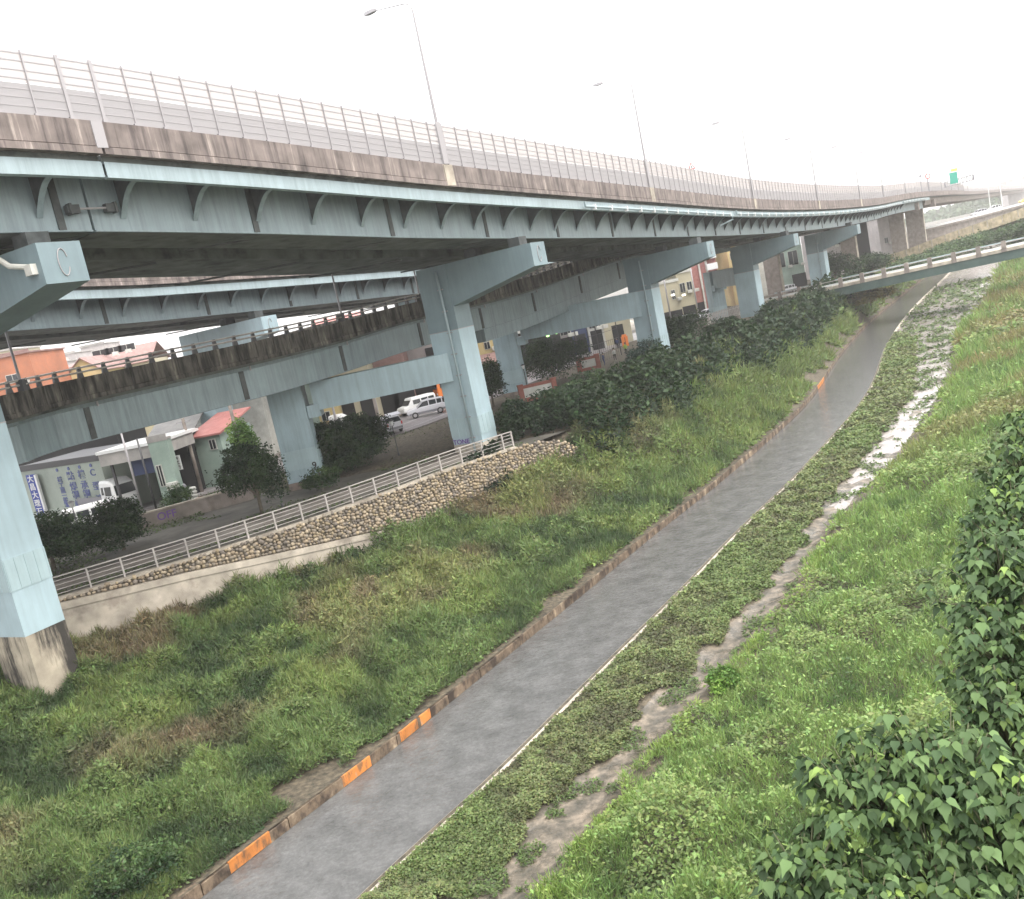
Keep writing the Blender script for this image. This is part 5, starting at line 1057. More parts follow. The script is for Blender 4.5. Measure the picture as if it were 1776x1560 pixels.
# far elevated road with cars
FR = cr(path_px([(1590, 398, 300), (1640, 386, 300), (1700, 371, 300), (1776, 351, 300), (1900, 318, 300)]), 4)
t_ = thing('far_road', 'distant raised road with white guard rail and cars', 'raised road', FR[0])
MB().sweep(FR, [(-14, -0.6), (0, -0.6), (0, -1.2), (-14, -1.2)]).build('deck', M['brown'], t_); MB().sweep(FR, [(-0.3, 0.0), (0, 0.0), (0, -0.6), (-0.3, -0.6)]).build('guard_wall', M['white'], t_)
MB().sweep(FR, [(-12, -1.21), (-0.5, -1.21), (-0.5, -6.5), (-12, -6.5)]).build('embankment', M['brown'], t_)
FRS = arc(FR)
for s_, kind, bd, lab in [(FRS[-1]*0.45, 'parked_car', 'white', 'distant white car on the raised road'), (FRS[-1]*0.64, 'taxi', 'taxi', 'distant yellow taxi on the raised road, nearest the right edge'), (FRS[-1]*0.37, 'parked_car', 'silver', 'smaller distant silver car at the left end of the raised road')]:
    p, a, n = at_s(FR, FRS, s_); car('car' if kind != 'taxi' else 'taxi', lab, 'taxi' if kind == 'taxi' else 'car', p-n*2.2-ZU*0.6+ZU*0.01, math.atan2(a.y, a.x)+math.pi, bd, 'distant cars on the raised road', sc=1.15)
for u, v0, v1, d, lab in [(1718, 362, 318, 280, 'pale slim street lamp on the raised road left of the yellow taxi'), (1738, 352, 312, 280, 'pale slim street lamp on the raised road right of its twin')]:
    b = at(u, v0, d); h = at(u-6, v1, d).z-b.z; t_ = thing('slim_street_lamp', lab, 'street lamp', b, 0, 'slim lamps on the raised road')
    child(MB().tube([(0, 0, -1), (0, 0, h), (-0.8, 0, h+0.3)], [0.14, 0.08, 0.06], 8), 'pole', M['white'], t_); child(MB().box((-1.1, 0, h+0.3), (0.8, 0.3, 0.12)), 'lamp_head', M['white'], t_)
# gantry and round signs on the far deck
p, a, n = at_s(EC, ES, ulerp(1690)); q0 = at(1690, 322, 235)
t_ = thing('sign_gantry', 'overhead truss gantry with a green road sign and a small yellow tab', 'sign gantry', q0)
gA, gB = at(1640, 326, 250), at(1690, 322, 235); gA.z = gB.z = 20.5; up_ = 7.4-4.6
zt = at(1688, 303, 235).z
gd = (gA-gB).normalized()
MB().tube([gB, V3((gB.x, gB.y, zt))], 0.22, 8).build('post', M['greycar'], t_); MB().tube([gA, V3((gA.x, gA.y, zt))], 0.22, 8).build('post', M['greycar'], t_)
tr = MB(); T0, T1 = V3((gA.x, gA.y, zt)), V3((gB.x, gB.y, zt))
for dz in (0, -1.3): tr.tube([T0+ZU*dz, T1+ZU*dz], 0.13, 6)
for k in range(10): tr.tube([T0.lerp(T1, k/10), T0.lerp(T1, (k+0.5)/10)-ZU*1.3, T0.lerp(T1, (k+1)/10)], 0.07, 5)
tr.build('truss', M['galv'], t_)
c = at(1654, 309, 240); MB().obox(c, V3((0.92, 0.05, 0))*1.1, V3((0, 0.08, 0)), ZU*1.4).build('sign_panel', M['signgreen'], t_); MB().obox(c+ZU*1.95+V3((0.35, 0, 0)), V3((0.8, 0, 0)), V3((0, 0.08, 0)), ZU*0.33).build('exit_tab', M['signyel'], t_)
for u, v, d, lab, m_ in [(1609, 306, 215, 'faint round red road sign above the far noise barrier', 'red'), (1596, 306, 212, 'thin edge on road sign beside the round red one', 'greycar')]:
    c = at(u, v, d); t_ = thing('road_sign', lab, 'road sign', c); ds = MB()
    w = 0.62 if m_ == 'red' else 0.3
    ds.tube([(0, 0.03, 0), (0, -0.03, 0)], w, 16); child(ds, 'sign_plate', M[m_], t_); child(MB().tube([(0, 0.12, w), (0, 0.12, -3.5)], 0.07, 6), 'post', M['greycar'], t_)
    if m_ == 'red': child(MB().tube([(0, -0.04, 0), (0, -0.06, 0)], 0.42, 16), 'sign_face', M['white'], t_)
c = at(1199, 289, 98); t_ = thing('warning_sign', 'small red bordered warning triangle above the noise barrier', 'road sign', c)
tri = [(0, 0.42), (-0.42, -0.3), (0.42, -0.3)]; child(MB().extr(tri, (0, 0, 0), (1, 0, 0), (0, 0, 1), (0, 1, 0), 0.05), 'sign_plate', M['red'], t_)
child(MB().extr([(x*0.66, y*0.66-0.02) for x, y in tri], (0, -0.04, 0), (1, 0, 0), (0, 0, 1), (0, 1, 0), 0.03), 'sign_face', M['white'], t_); child(MB().tube([(0, 0.08, 0.3), (0, 0.08, -3.6)], 0.04, 6), 'post', M['galv'], t_); child(MB().box((0, -0.07, -0.05), (0.08, 0.02, 0.2)), 'symbol', M['cblack'], t_)
# litter
for u, v, z, m_, lab in [(1744, 583, 3.0, 'pink', 'pink plastic bag caught in the weeds on the right bank'), (1648, 742, 1.6, 'pink', 'smaller pink plastic scrap in the weeds beside the puddles'), (1713, 590, 2.6, 'white', 'white plastic bag near the pink one on the right bank'), (1512, 655, 0.5, 'orangekerb', 'pale orange mattress scrap lying on the weed strip beside the canal')]:
    p = atz(u, v, z); g_ = float(zf(np.array([p.x]), np.array([p.y]))[0]); p = atz(u, v, g_+0.25); 
    vs = []; r0 = 0.30 if m_ != 'orangekerb' else 0.7
    mb = MB(); vv = [(r0*math.cos(k/8*6.28)*random.uniform(0.6, 1.1), r0*math.sin(k/8*6.28)*random.uniform(0.6, 1.1), random.uniform(0, 0.16)) for k in range(8)]+[(0, 0, 0.3), (0, 0, -0.05)]
    mb.add(vv, [(k, (k+1) % 8, 8) for k in range(8)]+[((k+1) % 8, k, 9) for k in range(8)])
    o = mb.build('plastic_bag' if m_ != 'orangekerb' else 'foam_scrap', M[m_ if m_ != 'orangekerb' else 'cream'], None, loc=None); o.location = (p.x, p.y, g_+0.2); tag(o, lab, 'litter')
# ------------------------------------------------------------------ vegetation
def cards(name, P, AX, SD, Ln, Wd, Cc, m_, parent=None, kind=None, fold=0.0):
    """N leaf faces: base P, axis AX, side SD (unit), length, width, colour"""
    N = len(P); Ln = Ln[:, None]; Wd = Wd[:, None]
    NRM = np.cross(AX, SD)
    V = np.empty((N, 4, 3), np.float32); mid = P+AX*Ln*0.45+NRM*(fold*Ln)
    V[:, 0] = P; V[:, 1] = mid+SD*Wd*0.5; V[:, 2] = P+AX*Ln; V[:, 3] = mid-SD*Wd*0.5
    me = bpy.data.meshes.new(name); me.vertices.add(4*N); me.vertices.foreach_set('co', V.ravel())
    me.loops.add(4*N); me.loops.foreach_set('vertex_index', np.arange(4*N, dtype=np.int32)); me.polygons.add(N)
    me.polygons.foreach_set('loop_start', np.arange(0, 4*N, 4, dtype=np.int32)); me.polygons.foreach_set('loop_total', np.full(N, 4, np.int32))
    me.update(calc_edges=True); ca = me.color_attributes.new('tint', 'FLOAT_COLOR', 'POINT')
    C4 = np.ones((N, 4, 4), np.float32); C4[:, :, :3] = Cc[:, None, :]; ca.data.foreach_set('color', C4.ravel()); me.materials.append(m_)
    o = bpy.data.objects.new(name, me); COL.objects.link(o)
    if parent is not None: o.parent = parent
    if kind: o['kind'] = kind
    return o
def unit(A): return A/np.maximum(np.linalg.norm(A, axis=1, keepdims=True), 1e-6)
def rdir(N, upb=0.6, flat=1.0):
    A = RNG.normal(size=(N, 3)); A[:, 2] = A[:, 2]*flat+upb; return unit(A)
def frame_leaf(N, up_n=1.0, spread=0.6):
    """leaf faces whose normals lean upwards; returns axis and side"""
    NR = unit(np.stack([RNG.normal(0, spread, N), RNG.normal(0, spread, N), np.full(N, up_n)], 1)); t = RNG.uniform(0, 6.283, N)
    A = np.stack([np.cos(t), np.sin(t), np.zeros(N)], 1); A = unit(A-NR*(A*NR).sum(1, keepdims=True)); return A, np.cross(NR, A)
def sample_region(s0, s1, of0, of1, dens, dref=30.0, dmin=22.0):
    """points between offset curves of the canal edge, thinning with distance so that screen density stays even"""
    X = []; s = s0
    while s < s1:
        ds = 0.6 if s < 90 else 2.0; p, a, n = at_s(CC, CS, s+ds/2); d = max(math.hypot(p.x, p.y, 0), dmin)
        a0 = float(of0(s)) if callable(of0) else of0; a1 = float(of1(s)) if callable(of1) else of1
        N = int(dens*(a1-a0)*ds*(dref/d)**2)
        if N > 0:
            u = RNG.random(N)*ds-ds/2; o = a0+(a1-a0)*RNG.random(N)
            X.append(np.stack([p.x+a.x*u+n.x*o, p.y+a.y*u+n.y*o], 1))
        s += ds
    return np.concatenate(X)
def in_view(X, Z=2.0, margin=160):
    z = Z-EYE; d = X[:, 1]*cP-z*sP; upp = X[:, 1]*sP+z*cP; d = np.where(d < 1, 1, d); xr = F*X[:, 0]/d; yr = -F*upp/d
    u = 888+xr*cR+yr*sR; v = 780-xr*sR+yr*cR; return (u > -margin) & (u < 1776+margin) & (v < 1560+margin) & (d > 1.01)
def mixc(a, b, t): return np.array(a)[None]*(1-t[:, None])+np.array(b)[None]*t[:, None]
def jitter(C, amt=0.25):
    g = RNG.uniform(1-amt, 1+amt, (len(C), 1)); h = RNG.uniform(1-amt*0.35, 1+amt*0.35, C.shape); return (C*g*h).clip(0.005, 0.9)
sc_ = lambda D, l: l*np.maximum(1.0, D/30.0)
GRN = (0.15, 0.215, 0.075); DGR = (0.062, 0.098, 0.042); YGR = (0.23, 0.295, 0.09); BRN = (0.26, 0.20, 0.125); OLV = (0.10, 0.13, 0.05); BRT = (0.115, 0.27, 0.055)
S_W = S_of(-30, -10)
# ---- left bank weeds
X = sample_region(8, CS[-1]-150, -CW-27, -CW-0.25, 820)
X = X[in_view(X)]
Zg, s_, o_, ou = ground_z(X[:, 0], X[:, 1]); k = (ou > 0.75)
X, Zg, s_, o_, ou = X[k], Zg[k], s_[k], o_[k], ou[k]; D = np.hypot(X[:, 0], X[:, 1]); ol = -(o_+CW)
edge = fbm(X[:, 0]*0.22+30, X[:, 1]*0.22); bare = (ol < 0.28+1.6*np.clip(edge-0.545, 0, 1)*6)
X, Zg, s_, ol, ou, D = [q[~bare] for q in (X, Zg, s_, ol, ou, D)]
cl = fbm(X[:, 0]*0.55, X[:, 1]*0.55, 3); c2 = fbm(X[:, 0]*1.7+8, X[:, 1]*1.7, 3); c3 = fbm(X[:, 0]*0.13+3, X[:, 1]*0.13+9, 3)
hm = (0.10+1.7*np.clip(cl-0.34, 0, 1)+1.3*np.clip(c2-0.40, 0, 1))*np.clip(0.35+ol/5, 0.3, 1.0); hm *= np.where(ou < 3.0, 1.35, 1.0)
N = len(X); r = RNG.random(N); z = Zg+hm*(1-0.75*r*r)
A, Sd = frame_leaf(N, 1.0, 0.75); Ln = sc_(D, 0.115)*RNG.uniform(0.6, 1.5, N); Wd = Ln*RNG.uniform(0.35, 0.65, N)
stalk = RNG.random(N) < 0.30+0.35*(fbm(X[:, 0]*0.2+90, X[:, 1]*0.2, 2) > 0.5); Av = rdir(N, 1.6); A[stalk] = Av[stalk]; Sd = unit(np.cross(A, RNG.normal(size=(N, 3)))); 
A2, S2 = frame_leaf(N, 1.0, 0.75); A[~stalk] = A2[~stalk]; Sd[~stalk] = S2[~stalk]
Wd[stalk] *= 0.35; Ln[stalk] *= 2.3
C = mixc(DGR, GRN, np.clip((cl-0.35)*4, 0, 1)); tb = np.clip((c3-0.43)*8, 0, 1)*np.clip((ol-4.5)/3, 0, 1)*np.clip((24-ol)/4, 0, 1); C = C*(1-tb[:, None]*0.75)+np.array(BRN)*tb[:, None]*0.75
ty = np.clip((fbm(X[:, 0]*0.3+50, X[:, 1]*0.3, 3)-0.54)*8, 0, 1); C = C*(1-ty[:, None]*0.6)+np.array(YGR)*ty[:, None]*0.6
far_ = np.clip((D-60)/40, 0, 1)[:, None]; C = C*(1-far_*0.6)+np.array((0.19, 0.25, 0.085))*far_*0.5
w_ = cards('left_bank_weeds', np.stack([X[:, 0], X[:, 1], z], 1), A, Sd, Ln, Wd, jitter(C, 0.35), M['leaf'], kind='stuff', fold=0.12)
print('left', N)
# ---- dark shrubbery on the bank top between the piers
X = sample_region(S_of(7, 58)-3, S_of(80, 165), -CW-17, -CW-2.5, 210); X = X[in_view(X, 5)]
Zg, s_, o_, ou = ground_z(X[:, 0], X[:, 1]); ol = -(o_+CW); nb_ = fbm(X[:, 0]*0.16+70, X[:, 1]*0.16, 3)
lim = np.interp(X[:, 1], [58, 66, 75, 90, 120, 165], [1.5, 4.0, 5.5, 6.0, 7.5, 8.0])
Zb = np.where(ou < 0, 4.87, Zg)
fr = fbm(X[:, 0]*0.42+9, X[:, 1]*0.42+3, 3)
fade = smooth((lim+3*(nb_-0.5)-ou)/2.2)*smooth((ou+np.interp(X[:, 1], [60, 64, 70, 100, 160], [0.0, 1.5, 2.8, 2.8, 3.5]))/1.2)
hm = fade*(0.9+5.5*np.clip(fr-0.34, 0, 1)); k = (hm > 0.4) & (np.hypot(X[:, 0]-2.5, X[:, 1]-64.0) > 3.6) & (X[:, 1] > 61.5)
for P_, r_ in (((-2.5, 68), 2.2), ((16.9, 97), 2.0), ((37.2, 130), 2.0), ((58.6, 161), 2.0)): k &= np.hypot(X[:, 0]-P_[0], X[:, 1]-P_[1]) > r_
X, Zb, hm, fr, nb_ = X[k], Zb[k], hm[k], fr[k], nb_[k]; N = len(X); D = np.hypot(X[:, 0], X[:, 1])
X2 = np.repeat(X, 3, 0)+RNG.normal(0, 0.12, (3*N, 2)); Zb = np.repeat(Zb, 3); hm = np.repeat(hm, 3); fr = np.repeat(fr, 3); D = np.repeat(D, 3); N = len(X2); z = Zb+hm*(1-0.85*RNG.random(N)**1.6)
A, Sd = frame_leaf(N, 0.7, 0.9); Ln = sc_(D, 0.17)*RNG.uniform(0.6, 1.4, N)
C = mixc((0.014, 0.032, 0.015), (0.045, 0.08, 0.03), np.clip((fr-0.3)*3, 0, 1)*np.clip((z-Zb)/np.maximum(hm, 0.1)*0.0+1, 0, 1)*RNG.random(N))
cards('dark_shrubbery', np.stack([X2[:, 0], X2[:, 1], z], 1), A, Sd, Ln, Ln*0.5, jitter(C, 0.35), M['leaf'], kind='stuff', fold=0.1)
print('shrub', N)
# ---- flat weeds on the strip beside the canal
X = sample_region(8, S_of(52, 121), 0.42, lambda s: float(mudL(s))+0.3, 1600); X = X[in_view(X)]
Zg, s_, o_, ou = ground_z(X[:, 0], X[:, 1]); ed = fbm(X[:, 0]*0.9, X[:, 1]*0.9, 3); e2 = fbm(X[:, 0]*0.3+4, X[:, 1]*0.3, 3)
k = (o_ < mudL(s_)-0.05+1.4*(ed-0.5)) & (ed*0.6+e2*0.4+0.1*RNG.random(len(X)) > 0.335); X, Zg, s_, o_, ed, e2 = X[k], Zg[k], s_[k], o_[k], ed[k], e2[k]; D = np.hypot(X[:, 0], X[:, 1]); N = len(X)
c4 = fbm(X[:, 0]*1.4+3, X[:, 1]*1.4, 3); hm = 0.05+0.5*np.clip(c4-0.33, 0, 1); z = Zg+hm*(1-0.7*RNG.random(N)**2)
A, Sd = frame_leaf(N, 1.0, 0.5); Ln = sc_(D, 0.095)*RNG.uniform(0.6, 1.4, N)
C = mixc((0.085, 0.09, 0.045), (0.165, 0.20, 0.08), np.clip((c4-0.3)*3, 0, 1)); tq = np.clip((fbm(X[:, 0]*0.2, X[:, 1]*0.2+60, 2)-0.5)*6, 0, 1); C = C*(1-tq[:, None]*0.5)+np.array((0.13, 0.20, 0.06))*tq[:, None]*0.5
cards('canal_strip_weeds', np.stack([X[:, 0], X[:, 1], z], 1), A, Sd, Ln, Ln*0.55, jitter(C, 0.35), M['leaf'], kind='stuff', fold=0.1); print('strip', N)
# ---- right bank: leafy weeds and long grass
X = sample_region(8, CS[-1]-150, lambda s: float(mudR(s))-0.9, lambda s: float(mudR(s))+min(34, 14+s*0.12), 560); X = X[in_view(X)]
Zg, s_, o_, ou = ground_z(X[:, 0], X[:, 1]); ed = fbm(X[:, 0]*0.5, X[:, 1]*0.5, 4); rel = o_-mudR(s_)
k = (rel > 0.40+3.0*(ed-0.42)) & ((rel > 1.5) | (ed > 0.44)); X, Zg, s_, o_, rel = X[k], Zg[k], s_[k], o_[k], rel[k]; D = np.hypot(X[:, 0], X[:, 1]); N = len(X)
cl = fbm(X[:, 0]*0.45+31, X[:, 1]*0.45, 3); c2 = fbm(X[:, 0]*1.5+8, X[:, 1]*1.5+44, 3); sp = fbm(X[:, 0]*0.16+11, X[:, 1]*0.16+77, 3)
hm = (0.10+2.1*np.clip(cl-0.36, 0, 1)+1.9*np.clip(c2-0.40, 0, 1))*np.clip(0.30+rel/3.5, 0.25, 1.1)
gr = (sp+0.25*(c2-0.5)) > 0.50
z = Zg+hm*(1-0.75*RNG.random(N)**2); A, Sd = frame_leaf(N, 1.0, 0.7); Ln = sc_(D, 0.13)*RNG.uniform(0.6, 1.4, N); Wd = Ln*0.5
Av = rdir(N, 1.9, 0.6); Sv = unit(np.cross(Av, RNG.normal(size=(N, 3)))); gb = gr & (RNG.random(N) < 0.85); A[gb] = Av[gb]; Sd[gb] = Sv[gb]; Ln[gb] *= 2.5; Wd[gb] *= 0.36; z[gb] -= hm[gb]*0.35
C = mixc((0.08, 0.125, 0.045), (0.205, 0.28, 0.09), np.clip((cl-0.35)*4, 0, 1)); C[gr] = mixc((0.10, 0.17, 0.055), (0.215, 0.315, 0.095), np.clip((c2-0.3)*3, 0, 1))[gr]
yb = np.clip(1.3-rel/1.7, 0, 1)*np.clip((ed[k]-0.40)*8, 0, 1); C = C*(1-yb[:, None]*0.8)+np.array((0.26, 0.36, 0.08))*yb[:, None]*0.8
tb = np.clip((fbm(X[:, 0]*0.14+5, X[:, 1]*0.14+20, 3)-0.48)*8, 0, 1)*np.clip((D-50)/20, 0, 1); C = C*(1-tb[:, None]*0.7)+np.array((0.24, 0.19, 0.09))*tb[:, None]*0.7
cards('right_bank_grass', np.stack([X[:, 0], X[:, 1], z], 1), A, Sd, Ln, Wd, jitter(C, 0.32), M['grass'], kind='stuff', fold=0.08); print('right', N)
# ---- loose tufts on the mud
X = sample_region(8, S_of(90, 185), lambda s: float(mudL(s)), lambda s: float(mudR(s))+0.5, 500); X = X[in_view(X)]; Zg, s_, o_, ou = ground_z(X[:, 0], X[:, 1])
k = fbm(X[:, 0]*1.1+90, X[:, 1]*1.1, 3) > 0.57; X, Zg = X[k], Zg[k]; N = len(X); D = np.hypot(X[:, 0], X[:, 1]); A, Sd = frame_leaf(N, 1, 0.6); Ln = sc_(D, 0.11)*RNG.uniform(0.6, 1.4, N)
cards('mud_tufts', np.stack([X[:, 0], X[:, 1], Zg+RNG.random(N)*0.15], 1), A, Sd, Ln, Ln*0.45, jitter(mixc((0.07, 0.1, 0.04), (0.13, 0.19, 0.06), RNG.random(N)), 0.3), M['leaf'], kind='stuff')
# ---- grass on the upper ground
X = RNG.random((150000, 2))*np.array([60, 60])+np.array([-46, 38]); D = np.hypot(X[:, 0], X[:, 1]); _, ou = poly_so(UPB0, X[:, 0], X[:, 1]); _, rd = poly_so(RD, X[:, 0], X[:, 1])
pa = fbm(X[:, 0]*0.25, X[:, 1]*0.25, 3); k = (ou < -0.4) & ((ou < -4.6) | (ou > -1.5)) & (rd > 0.5) & (pa > 0.47); X = X[k]; N = len(X); A, Sd = frame_leaf(N, 1, 0.6); Ln = RNG.uniform(0.12, 0.3, N)
cards('path_side_grass', np.stack([X[:, 0], X[:, 1], 4.87+RNG.random(N)*0.12], 1), A, Sd, Ln, Ln*0.4, jitter(mixc((0.06, 0.085, 0.035), (0.10, 0.14, 0.05), RNG.random(N)), 0.3), M['leaf'], kind='stuff')
# ------------------------------------------------------------------ trees and bushes
def crown_cards(center, blobs, n, leaf, cols, parent, name='crown', shell=0.55, spread=0.9):
    per = n//len(blobs); PP = []; 
    for (bx, by, bz, rx, ry, rz_) in blobs:
        U = unit(RNG.normal(size=(per, 3))); lump = 1+0.30*np.sin(U[:, 0]*5+bx*3)*np.cos(U[:, 1]*6+by*2)+0.18*np.sin(U[:, 2]*9+bz)
        R_ = (shell+(1-shell)*RNG.random(per)**0.6)*lump; PP.append(np.stack([bx+U[:, 0]*rx*R_, by+U[:, 1]*ry*R_, bz+U[:, 2]*rz_*R_], 1))
    PP = np.concatenate(PP); cl_ = fbm(PP[:, 0]*1.1+50+center[0], PP[:, 2]*1.1+PP[:, 1]*0.9+50, 3); k = cl_+0.15*RNG.random(len(PP)) > 0.36; PP = PP[k]; cl_ = cl_[k]; N = len(PP)
    PP[:, 2] = np.maximum(PP[:, 2], 0.05)
    A, Sd = frame_leaf(N, 0.6, spread); Ln = leaf*RNG.uniform(0.6, 1.4, N); C = mixc(cols[0], cols[1], np.clip((cl_-0.4)*3.2, 0, 1))
    return cards(name, PP, A, Sd, Ln, Ln*0.52, jitter(C, 0.3), M['leaf'], parent, fold=0.12)
def tree(label, x, y, z0, H, r, cols, leaf=0.2, n=5000, group=None, kind='tree', trunk=0.1):
    t_ = thing(kind, label, kind.replace('_', ' '), (x, y, z0), 0, group)
    bl = []; nb = 7 if kind == 'tree' else 6
    for k in range(nb):
        th = k/nb*6.283+random.random(); q = random.uniform(0.25, 0.65)*r; hz = H*random.uniform(0.45, 0.82) if kind == 'tree' else H*random.uniform(0.3, 0.65)
        bl.append((math.cos(th)*q, math.sin(th)*q, hz, r*random.uniform(0.4, 0.6), r*random.uniform(0.4, 0.6), H*random.uniform(0.17, 0.30)))
    bl.append((0, 0, H*0.72, r*0.5, r*0.5, H*0.26))
    crown_cards((x, y), bl, int(n*1.8), leaf*1.1, cols, t_)
    tb = MB().tube([(0, 0, -0.2), (0.05, 0, H*0.3), (0, 0.05, H*0.6), (0.05, 0, H*0.85)], [trunk*1.4, trunk, trunk*0.6, trunk*0.2], 8)
    for b in bl[:6]: tb.tube([(0.03, 0, H*0.25), (b[0]*0.5, b[1]*0.5, H*0.25+(b[2]-H*0.25)*0.6), (b[0], b[1], b[2])], [trunk*0.6, trunk*0.35, trunk*0.12], 6)
    child(tb, 'trunk', M['bark'], t_, True); return t_
DK = ((0.018, 0.038, 0.018), (0.05, 0.09, 0.035)); MDK = ((0.03, 0.06, 0.025), (0.09, 0.15, 0.05)); LT = ((0.09, 0.17, 0.04), (0.22, 0.36, 0.08))
def tpx(label, u, vb, vt, d, wpx, cols, leaf, n, kind='tree', z0=4.86):
    b = at(u, vb, d); H = (vb-vt)*0.98/F*d; tree(label, b.x, b.y, z0, at(u-(vb-vt)*0.22, vt, d).z-z0, wpx/2/F*d*1.25, cols, leaf, n, kind=kind)
tpx('large dark bush left of the white van, against the nearest blue pier', 95, 990, 885, 55, 150, DK, 0.16, 9000, 'bush')
tpx('dark bush between the white van and the purple spray paint', 215, 955, 860, 57, 85, DK, 0.15, 6000, 'bush')
tpx('small light green bush topped by the park lantern', 130, 935, 890, 61, 80, MDK, 0.13, 2500, 'bush')
tpx('round dark tree in front of the landward blue column', 452, 882, 765, 59, 95, DK, 0.15, 8000)
tpx('bright green young tree between the red roof house and the blue column', 437, 800, 728, 74, 44, LT, 0.17, 4000)
tpx('dark broad tree behind the railing between the two columns, left of its twin', 585, 835, 728, 70, 110, DK, 0.17, 7000)
tpx('dark broad tree beside the utility pole and the raised hatch', 640, 805, 722, 73, 90, DK, 0.17, 6000)
tpx('dark low bush filling the gap under the two roadside dark trees', 610, 840, 770, 70, 120, DK, 0.17, 6000, 'bush')
tpx('low green bush at the foot of the roadside dark trees', 560, 850, 810, 64, 60, MDK, 0.13, 2500, 'bush')
tpx('green bushy plant at the workshop entrance beside the white sacks', 312, 875, 838, 68, 50, MDK, 0.12, 2000, 'bush')
tpx('dark tree standing behind the wide blue pier below the yellow house', 855, 700, 625, 92, 60, DK, 0.2, 4000)
tpx('dark spreading tree in front of the dark hall, right of the landward column', 965, 680, 590, 104, 100, DK, 0.22, 6000)
tpx('blue green bush climbing around the foot of the third blue pier', 1137, 665, 585, 91, 75, ((0.03, 0.055, 0.045), (0.07, 0.12, 0.09)), 0.2, 5000, 'bush', z0=4.4)
tpx('low dark bush directly right of the railing end', 905, 765, 690, 68.5, 80, DK, 0.2, 5000, 'bush', z0=4.7)
tpx('dark bush between the railing end and the larger notice board', 965, 750, 672, 71, 100, DK, 0.2, 7000, 'bush', z0=4.4)
tpx('dark rounded bush below the smaller notice board', 1035, 715, 640, 78, 100, MDK, 0.2, 7000, 'bush', z0=4.4)
tpx('dark tree left of the picket fence', 1185, 640, 545, 108, 95, DK, 0.22, 5000, z0=4.6)
tpx('grey green bush right of the concrete pedestal', 1360, 590, 520, 125, 80, ((0.03, 0.05, 0.035), (0.08, 0.12, 0.07)), 0.24, 5000, 'bush', z0=4.6)
tpx('dark bush between the picket fence and the concrete pedestal', 1268, 610, 550, 120, 70, DK, 0.22, 3500, 'bush', z0=4.6)
tpx('brown yellow reed clump on the bank just below the small bridge', 1515, 560, 500, 146, 75, ((0.12, 0.11, 0.045), (0.30, 0.26, 0.09)), 0.3, 5000, 'bush', z0=2.6)
tpx('tree behind the small bridge at the foot of the cream ramp', 1512, 475, 440, 170, 70, DK, 0.3, 3500, z0=4.86)
tpx('street tree in front of the grey white hall beyond the farthest blue pier', 1448, 480, 435, 188, 55, DK, 0.3, 3500)
for i, (u, vb, vt, d, w) in enumerate([(1600, 470, 440, 175, 90), (1660, 455, 415, 180, 90), (1720, 440, 400, 185, 90), (1770, 430, 385, 180, 80)]):
    tpx(['low green tree behind the bridge, leftmost of four under the cream ramp', 'low green tree behind the bridge, second from the left under the cream ramp', 'low green tree behind the bridge, third from the left under the cream ramp', 'low green tree at the right edge under the cream ramp'][i], u, vb, vt, d, w, ((0.05, 0.085, 0.04), (0.12, 0.18, 0.08)), 0.32, 3500, z0=4.0)
tpx('bushy green tree behind the slit between ramp and cross beam', 705, 690, 605, 125, 70, MDK, 0.25, 2500)
tpx('green tree beside the yellow gabled house above the ramp', 125, 800, 648, 126, 30, LT, 0.3, 2500)
# reeds and dark knots standing out of the bank
for i, (u, v, d, h, w, c, lab) in enumerate([(1262, 1195, None, 0.6, 0.75, LT, 'dark green tuft at the edge of the muddy strip on the right bank'), (230, 1560, None, 1.1, 2.0, MDK, 'bushy clump at the bottom edge beside the canal kerb')]):
    p = atz(u, v, 1.0); g_ = float(zf(np.array([p.x]), np.array([p.y]))[0]); g_ = max(g_, 0.2); p = atz(u, v, g_); tree(lab, p.x, p.y, g_-0.1, h*1.5, w*0.9, c, 0.11, 3500, kind='bush')
# far hill
hm_ = MB(); 
hx = [at(u, 340, 900) for u in (1560, 1650, 1740, 1850, 2000, 2300)]; hz = [9, 12, 18, 30, 45, 60]
for a_, b_, z0, z1 in zip(hx, hx[1:], hz, hz[1:]): hm_.add([(a_.x, a_.y, 0), (b_.x, b_.y, 0), (b_.x+60, b_.y+120, z1), (a_.x+60, a_.y+120, z0), (a_.x+200, a_.y+500, 0), (b_.x+200, b_.y+500, 0)], [(0, 1, 2, 3), (3, 2, 5, 4)])
M['hill'] = mat('far wooded hill', (0.035, 0.06, 0.03), 0.9, col2=(0.07, 0.10, 0.05), scale=0.06)
struct(hm_.build('hills', M['hill']))
hp = []
for _ in range(5000):
    t = random.random()*5; i = min(int(t), 4); f = t-i; w = random.random(); a_ = hx[i].lerp(hx[i+1], f); zz = (hz[i]*(1-f)+hz[i+1]*f)*w; hp.append((a_.x+60*w, a_.y+120*w, zz+random.uniform(0, 4)))
hp = np.array(hp); A, Sd = frame_leaf(len(hp), 0.6, 0.9); cards('hill_forest', hp, A, Sd, RNG.uniform(4, 8, len(hp)), RNG.uniform(3, 6, len(hp)), jitter(mixc((0.04, 0.07, 0.035), (0.07, 0.12, 0.05), RNG.random(len(hp))), 0.3), M['leaf'], kind='stuff')
b = at(1748, 340, 850); building('faint_tower', 'faint pink tower block on the horizon near the right edge', 'building', (b.x, b.y), (b.x+26, b.y-6), 20, 0, at(1748, 314, 850).z, 'greybld', None, 'greyroof')
